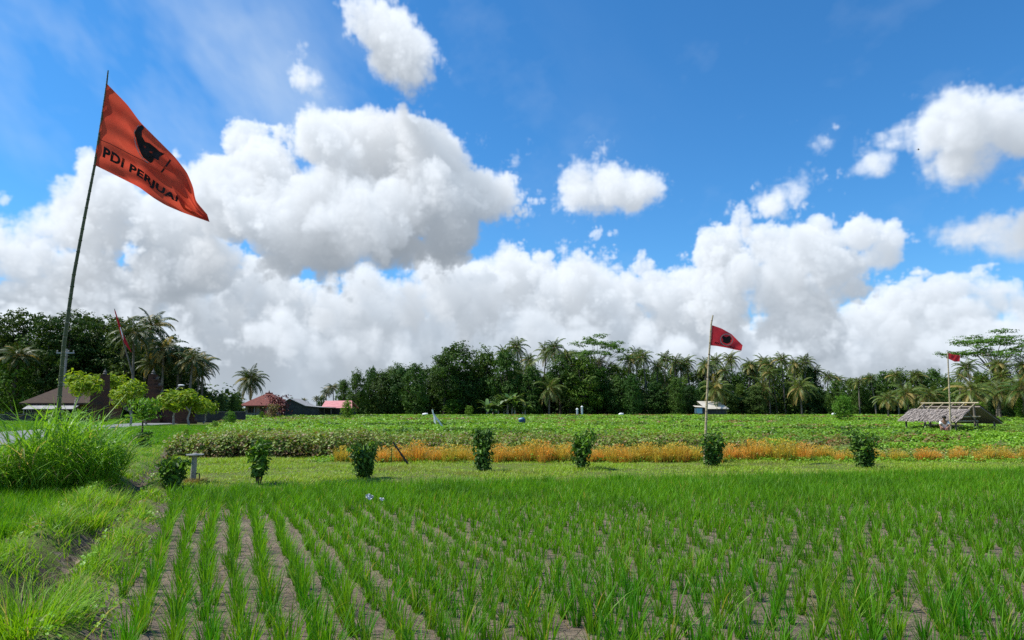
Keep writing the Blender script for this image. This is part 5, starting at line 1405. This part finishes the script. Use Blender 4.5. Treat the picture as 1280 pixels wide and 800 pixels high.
# leaning stick and thin stake
y = 19.4
for nm, P, r_, lab in (('leaning_stick', [(491, 555), (501, 569), (513, 584)], .032, 'dark stick leaning in the grass before the orange plants'), ('thin_stake', [(489.5, 562), (489, 584)], .012, 'thin upright green stake left of the leaning dark stick')):
    pts_ = [W(a, b, y) for a, b in P]; base = pts_[-1].copy(); base.z = .1; dz = base.z - pts_[-1].z; pts_ = [p + Vector((0, 0, dz)) - base for p in pts_]; pts_[-1].z -= .06
    mb = MB(); mb.tube(pts_, [r_ * .8] * (len(pts_) - 1) + [r_], 8)
    if nm == 'leaning_stick':
        p = pts_[0].lerp(pts_[-1], .3); mb.tube([p, p + Vector((.10, -.03, .06))], [r_ * .6, r_ * .3], 6)
        for t in (.2, .5, .8): q_ = pts_[0].lerp(pts_[-1], t); mb.tube([q_ + Vector((-.012, 0, .02)), q_ + Vector((.012, 0, -.02))], [r_ * 1.15, r_ * 1.15], 8)
    else:
        for t in (.35, .7): q_ = pts_[0].lerp(pts_[-1], t); mb.tube([q_ + Vector((0, 0, .015)), q_ - Vector((0, 0, .015))], [r_ * 1.3, r_ * 1.3], 6)
    o = mb.build(nm, M['bark_dark'] if nm == 'leaning_stick' else M['shrub'], None, True, base); tag(o, lab, 'stick' if nm == 'leaning_stick' else 'stake')
# crumpled white plastic scraps caught in the rice
def crumple(name, px, py, z, s_, label, seed):
    g = G(px, py, z); rg = np.random.default_rng(seed); mb = MB(); n = 9; V = []
    for j in range(n):
        for i in range(n):
            u, v = i / (n - 1) - .5, j / (n - 1) - .5
            V.append((s_ * u + rg.normal(0, .08 * s_), .3 * s_ * math.sin(5 * u + 4 * v) + rg.normal(0, .08 * s_), s_ * .8 * v * (1 - .6 * abs(u)) + rg.normal(0, .09 * s_)))
    F = [(j * n + i, j * n + i + 1, (j + 1) * n + i + 1, (j + 1) * n + i) for j in range(n - 1) for i in range(n - 1)]
    mb.add(V, F); o = mb.build(name, M['white'], None, True, g); o.rotation_euler = (0, 0, rg.uniform(0, 1)); tag(o, label, 'plastic scrap')
crumple('plastic_scrap', 462, 621, .30, .11, 'crumpled white plastic bag caught on the rice tips, larger of two', 1)
crumple('plastic_scrap', 477.5, 624, .30, .06, 'small torn white plastic strip in the rice, right of the larger bag', 2)
# leaning white pole with loose sheet
y = 52.0; base = W(555, 533.5, y); base.z = .1
r = thing('white_pole', 'leaning white plastic-wrapped pole with loose sheeting, in front of the yellow-green bush', 'pole', base)
P = [Vector((0, 0, 0)), W(548, 526, y) - base, W(541.5, 517.5, y) - base, W(540.5, 512, y) - base]
for q in P[1:]: q.z += .0
mb = MB(); mb.tube(P, [.07, .07, .06, .06], 8); mb.build('pole', M['white'], r, True)
mb = MB(); a, b, c_ = P[1].lerp(P[2], .2), P[2], P[2] + Vector((.25, -.1, -.75))
V = [a, b, b + Vector((.12, -.05, -.2)), c_, a + Vector((-.25, -.05, -.2))]; V = [v + Vector((0, -.09, 0)) for v in V]; V2 = [v + Vector((0, -.012, 0)) for v in V]
mb.add(V + V2, [(0, 1, 2, 3, 4), (9, 8, 7, 6, 5)]); mb.add(V + V2, [(i, 5 + i, 5 + (i + 1) % 5, (i + 1) % 5) for i in range(5)]); mb.build('loose_sheet', M['white'], r)
# blue bundle
g = G(652, 532, .1); g.y = min(g.y, 62); g.x = W(652, 525, g.y).x; s_ = g.y / FPX
r = thing('plastic_bundle', 'round dark blue plastic bundle with a pale patch, lying in the leafy field', 'bundle', (g.x, g.y, .1))
cz = W(652, 526, g.y).z - .1
mb = MB(); mb.blob((0, 0, cz), (4.4 * s_, 4.0 * s_, 4.4 * s_), 5, .25, 10); M['blue_dark'] = solid_mat('blue_plastic', (0.012, 0.05, 0.12), (0.03, 0.11, 0.2), 3, .35, .2); mb.build('cover', M['blue_dark'], r, True)
mb = MB(); mb.blob((-1.4 * s_, -2.6 * s_, cz + 1.9 * s_), (2.3 * s_, 1.8 * s_, 1.6 * s_), 6, .25, 8); M['blue_pale'] = solid_mat('pale_blue_plastic', (0.35, 0.6, 0.72), (0.55, 0.75, 0.85), 3, .4, .1); mb.build('pale_patch', M['blue_pale'], r, True)
mb = MB(); mb.tube([(0, 0, -.15), (0, 0, cz)], [.08, .08], 6); mb.build('stake', M['bark_dark'], r)
# small white things at the foot of the trees
def white_post(px, top, base, label):
    d = 136.0; p = W(px, 517, d); h = W(px, top, d).z - .1
    r = thing('marker_post', label, 'post', (p.x, d, .1)); mb = MB(); mb.box((0, 0, h / 2), (.34, .34, h)); mb.build('post', M['white'], r)
    mb = MB(); mb.lathe([(.26, 0), (.26, .1), (.05, .3)], (0, 0, h), 8); mb.build('cap', M['white'], r)
white_post(727.5, 509, 518, 'small white post below the central flat-topped tree, taller of two')
white_post(721.5, 512, 518, 'small white post below the central flat-topped tree, shorter of two')
def sack(px, label, seed, s_=1.0):
    d = 134.0; p = W(px, 516.5, d); mb = MB(); mb.blob((0, 0, .28), (.5 * s_, .3, .30), seed, .2, 8); mb.blob((.42 * s_, 0, .42), (.14, .12, .12), seed + 1, .2, 6)
    o = mb.build('white_sack', M['white'], None, True, (p.x, d, .1)); tag(o, label, 'sack')
sack(776, 'white sack lying at the foot of the palms, right of the white posts', 1, 1.0)
sack(1042, 'white sack at the field edge beside the oval bush, left of the thatched hut', 3, .8)
sack(531, 'white sack at the foot of the dark trees, left of the leaning white pole', 5, 1.2)
# bird
p = W(1148, 187, 55); mb = MB(); mb.blob((0, 0, 0), (.05, .16, .05), 1, .05, 6); mb.blob((0, -.16, .02), (.035, .05, .035), 2, 0, 5)
for s2 in (-1, 1):
    V = [(s2 * .03, .05, .02), (s2 * .03, -.08, .02), (s2 * .17, -.06, .08), (s2 * .30, .03, .03), (s2 * .16, .05, .07)]; V = V + [(a, b, c - .012) for a, b, c in V]
    mb.add(V, [(0, 1, 2, 4), (2, 3, 4, 4)][:1] + []); mb.add(V, [(2, 3, 4)]); mb.add(V, [(5, 9, 7, 6)]); mb.add(V, [(7, 9, 8)])
mb.add([(-.03, .14, 0), (.03, .14, 0), (.05, .27, .01), (-.05, .27, .01)], [(0, 1, 2, 3)])
o = mb.build('bird', M['opening'], None, False, p); o.rotation_euler = (0, .25, .9); o.scale = (.55, .55, .55); tag(o, 'tiny dark bird gliding before the white cloud at upper right', 'bird')

# ------------------------------------------------------------------ the thatched hut
M['thatch'] = None
def thatch_mat():
    m, nt, N, L = new_mat('dry_palm_thatch'); geo = N('ShaderNodeNewGeometry')
    c = ramp_mix(N, L, geo.outputs['Random Per Island'], (0.12, 0.098, 0.082), (0.33, 0.285, 0.25))
    p = N('ShaderNodeBsdfPrincipled'); p.inputs['Roughness'].default_value = .9; L(c.outputs[2], p.inputs['Base Color'])
    o = N('ShaderNodeOutputMaterial'); L(p.outputs[0], o.inputs[0]); return m
M['thatch'] = thatch_mat()
gc = G(1195, 541, .1); k = gc.y / FPX
th = math.atan2(gc.x, gc.y); al = R_(34)
rt = Vector((math.cos(th), -math.sin(th), 0)); vw = Vector((math.sin(th), math.cos(th), 0))
lx = -rt * math.cos(al) + vw * math.sin(al)          # along the ridge, away from the open gable
ly = rt * math.sin(al) + vw * math.cos(al)           # across, away from us
Lr, Wd = 3.45, 3.9
r = thing('thatched_hut', 'low open field hut with a grey palm-thatch roof and bare ridge poles, far right', 'hut', (gc.x, gc.y, .1))
pt = lambda a, b, z: lx * a + ly * b + Vector((0, 0, z))
ze, zm, zr = W(1165, 527, gc.y).z - .1, W(1165, 512.5, gc.y).z - .1, W(1165, 504.5, gc.y).z - .1
rg = np.random.default_rng(77)
mb = MB()
def slope(p0, pu, pv, n, rows):      # overlapping strips of thatch on a roof plane
    up = (pv - p0); al_ = (pu - p0); nrm = al_.cross(up).normalized()
    if nrm.z < 0: nrm = -nrm
    mb.slab(p0, pu, pu + up, pv, .07)
    P, D = [], []
    for _ in range(n):
        a, b = rg.random(), (int(rg.random() * rows) + rg.random() * .35) / rows
        q = p0 + al_ * a + up * min(1, b + .12) + nrm * (.03 + .06 * rg.random()); d = (-up.normalized() + al_.normalized() * rg.normal(0, .18) + nrm * rg.normal(.02, .06)); l = rg.uniform(.25, .5); w = al_.normalized() * rg.uniform(.03, .06)
        P += [q - w, q + w, q + d * l + w * .5, q + d * l - w * .5]
    mb.add(np.array(P), np.arange(len(P)).reshape(-1, 4))
hw = Wd / 2; fm = .66
slope(pt(-.35, -.25, ze), pt(Lr + .3, -.25, ze), pt(-.2, hw * fm, zm), 1500, 9)
slope(pt(-.35, Wd + .3, ze - .12), pt(Lr + .3, Wd + .3, ze - .12), pt(-.2, hw + hw * .18, zr - .16), 1300, 9)
mb.build('thatch_roof', M['thatch'], r)
for i, t in enumerate(np.linspace(-.1, Lr, 6)):
    mb = MB(); mb.tube([pt(t, hw * fm - .5, zm - .22), pt(t, hw, zr)], [.045, .04], 6); mb.build('rafter', M['bamboo_tan'], r, True)
mb = MB(); mb.tube([pt(-.35, hw, zr + .05), pt(Lr + .2, hw, zr + .05)], [.055, .05], 7); mb.build('ridge_pole', M['bamboo_tan'], r, True)
for a, b, z in ((0, 0.05, ze + .05), (Lr, .05, ze + .05), (0, hw, zr), (Lr, hw, zr), (0, Wd, ze), (Lr, Wd, ze), (Lr * .5, .05, ze + .05)):
    mb = MB(); mb.tube([pt(a, b, -.2), pt(a, b, z)], [.07, .06], 7); mb.build('post', M['bark'], r, True)
for z, b0, b1 in ((ze + .30, -.1, Wd * .62), (ze + .02, -.35, Wd * .55)):
    mb = MB(); mb.tube([pt(-.06, b0, z), pt(-.06, b1, z)], [.05, .045], 6); mb.build('gable_rail', M['bamboo_tan'], r, True)
mb = MB(); mb.tube([pt(-.1, hw * fm - .2, zm - .1), pt(-.1, Wd * .52, ze - .1), pt(-.1, Wd * .55, -.1)], [.05, .05, .05], 6); mb.build('brace', M['bark'], r, True)
mb = MB(); mb.box(pt(Lr * .62, hw, .42), (1.9, 1.3, .08), math.atan2(lx.y, lx.x)); mb.build('platform', M['bamboo_tan'], r)

# person crouching at the front of the hut
skin = solid_mat('skin', (0.22, 0.12, 0.075), (0.27, 0.15, 0.095), 8, .6, 0)
shirt = solid_mat('white_shirt', (0.66, 0.64, 0.64), (0.78, 0.76, 0.76), 5, .9, .1)
trs = solid_mat('pink_brown_cloth', (0.32, 0.16, 0.14), (0.42, 0.22, 0.19), 5, .9, .1)
hairm = solid_mat('black_hair', (0.012, 0.010, 0.009), (0.03, 0.025, 0.02), 9, .6, .2)
pc = W(1181, 535, 42.2)
pr = thing('person', 'person in a white shirt crouching in the leafy field under the thatched hut eave', 'person', (pc.x, 42.2, .12), R_(-120))
def skin_mesh(name, joints, bones, rad, mat, parent, sub=2):
    me = bpy.data.meshes.new(name); me.from_pydata(joints, bones, []); o = link(name, me, parent)
    md = o.modifiers.new('skin', 'SKIN'); md.use_smooth_shade = True
    for v, q in zip(me.skin_vertices[0].data, rad): v.radius = (q, q) if not isinstance(q, tuple) else q
    me.skin_vertices[0].data[0].use_root = True
    s2 = o.modifiers.new('sub', 'SUBSURF'); s2.levels = s2.render_levels = sub
    me.materials.append(mat); return o
J = [(0, 0, .22), (.02, 0, .40), (.12, 0, .58), (.20, 0, .74), (.24, 0, .82), (.29, 0, .94), (.32, 0, 1.00),
     (.18, .19, .70), (.30, .26, .48), (.48, .14, .38), (.55, .10, .36), (.18, -.19, .70), (.30, -.26, .48), (.48, -.14, .38), (.55, -.10, .36),
     (.06, .11, .21), (.44, .17, .42), (.22, .16, .08), (.38, .17, .03), (.06, -.11, .21), (.44, -.17, .42), (.22, -.16, .08), (.38, -.17, .03)]
B_ = [(0, 1), (1, 2), (2, 3), (3, 4), (4, 5), (5, 6), (3, 7), (7, 8), (8, 9), (9, 10), (3, 11), (11, 12), (12, 13), (13, 14), (0, 15), (15, 16), (16, 17), (17, 18), (0, 19), (19, 20), (20, 21), (21, 22)]
Rr = [.13, .13, .14, .11, .055, .10, .085, .06, .045, .035, .035, .06, .045, .035, .035, .10, .075, .05, .04, .10, .075, .05, .04]
skin_mesh('body', J, B_, Rr, skin, pr)
skin_mesh('shirt', [(0, 0, .26), (.02, 0, .42), (.12, 0, .59), (.20, 0, .73), (.18, .19, .70), (.26, .24, .55), (.18, -.19, .70), (.26, -.24, .55)], [(0, 1), (1, 2), (2, 3), (3, 4), (4, 5), (3, 6), (6, 7)], [.16, .155, .165, .125, .085, .075, .085, .075], shirt, pr)
skin_mesh('sarong', [(0, 0, .22), (.06, .11, .21), (.42, .17, .41), (.28, .165, .18), (.06, -.11, .21), (.42, -.17, .41), (.28, -.165, .18)], [(0, 1), (1, 2), (2, 3), (0, 4), (4, 5), (5, 6)], [.15, .125, .10, .08, .125, .10, .08], trs, pr)
mb = MB(); mb.blob((.28, 0, 1.00), (.125, .12, .10), 3, .08, 8); mb.build('hair', hairm, pr, True)
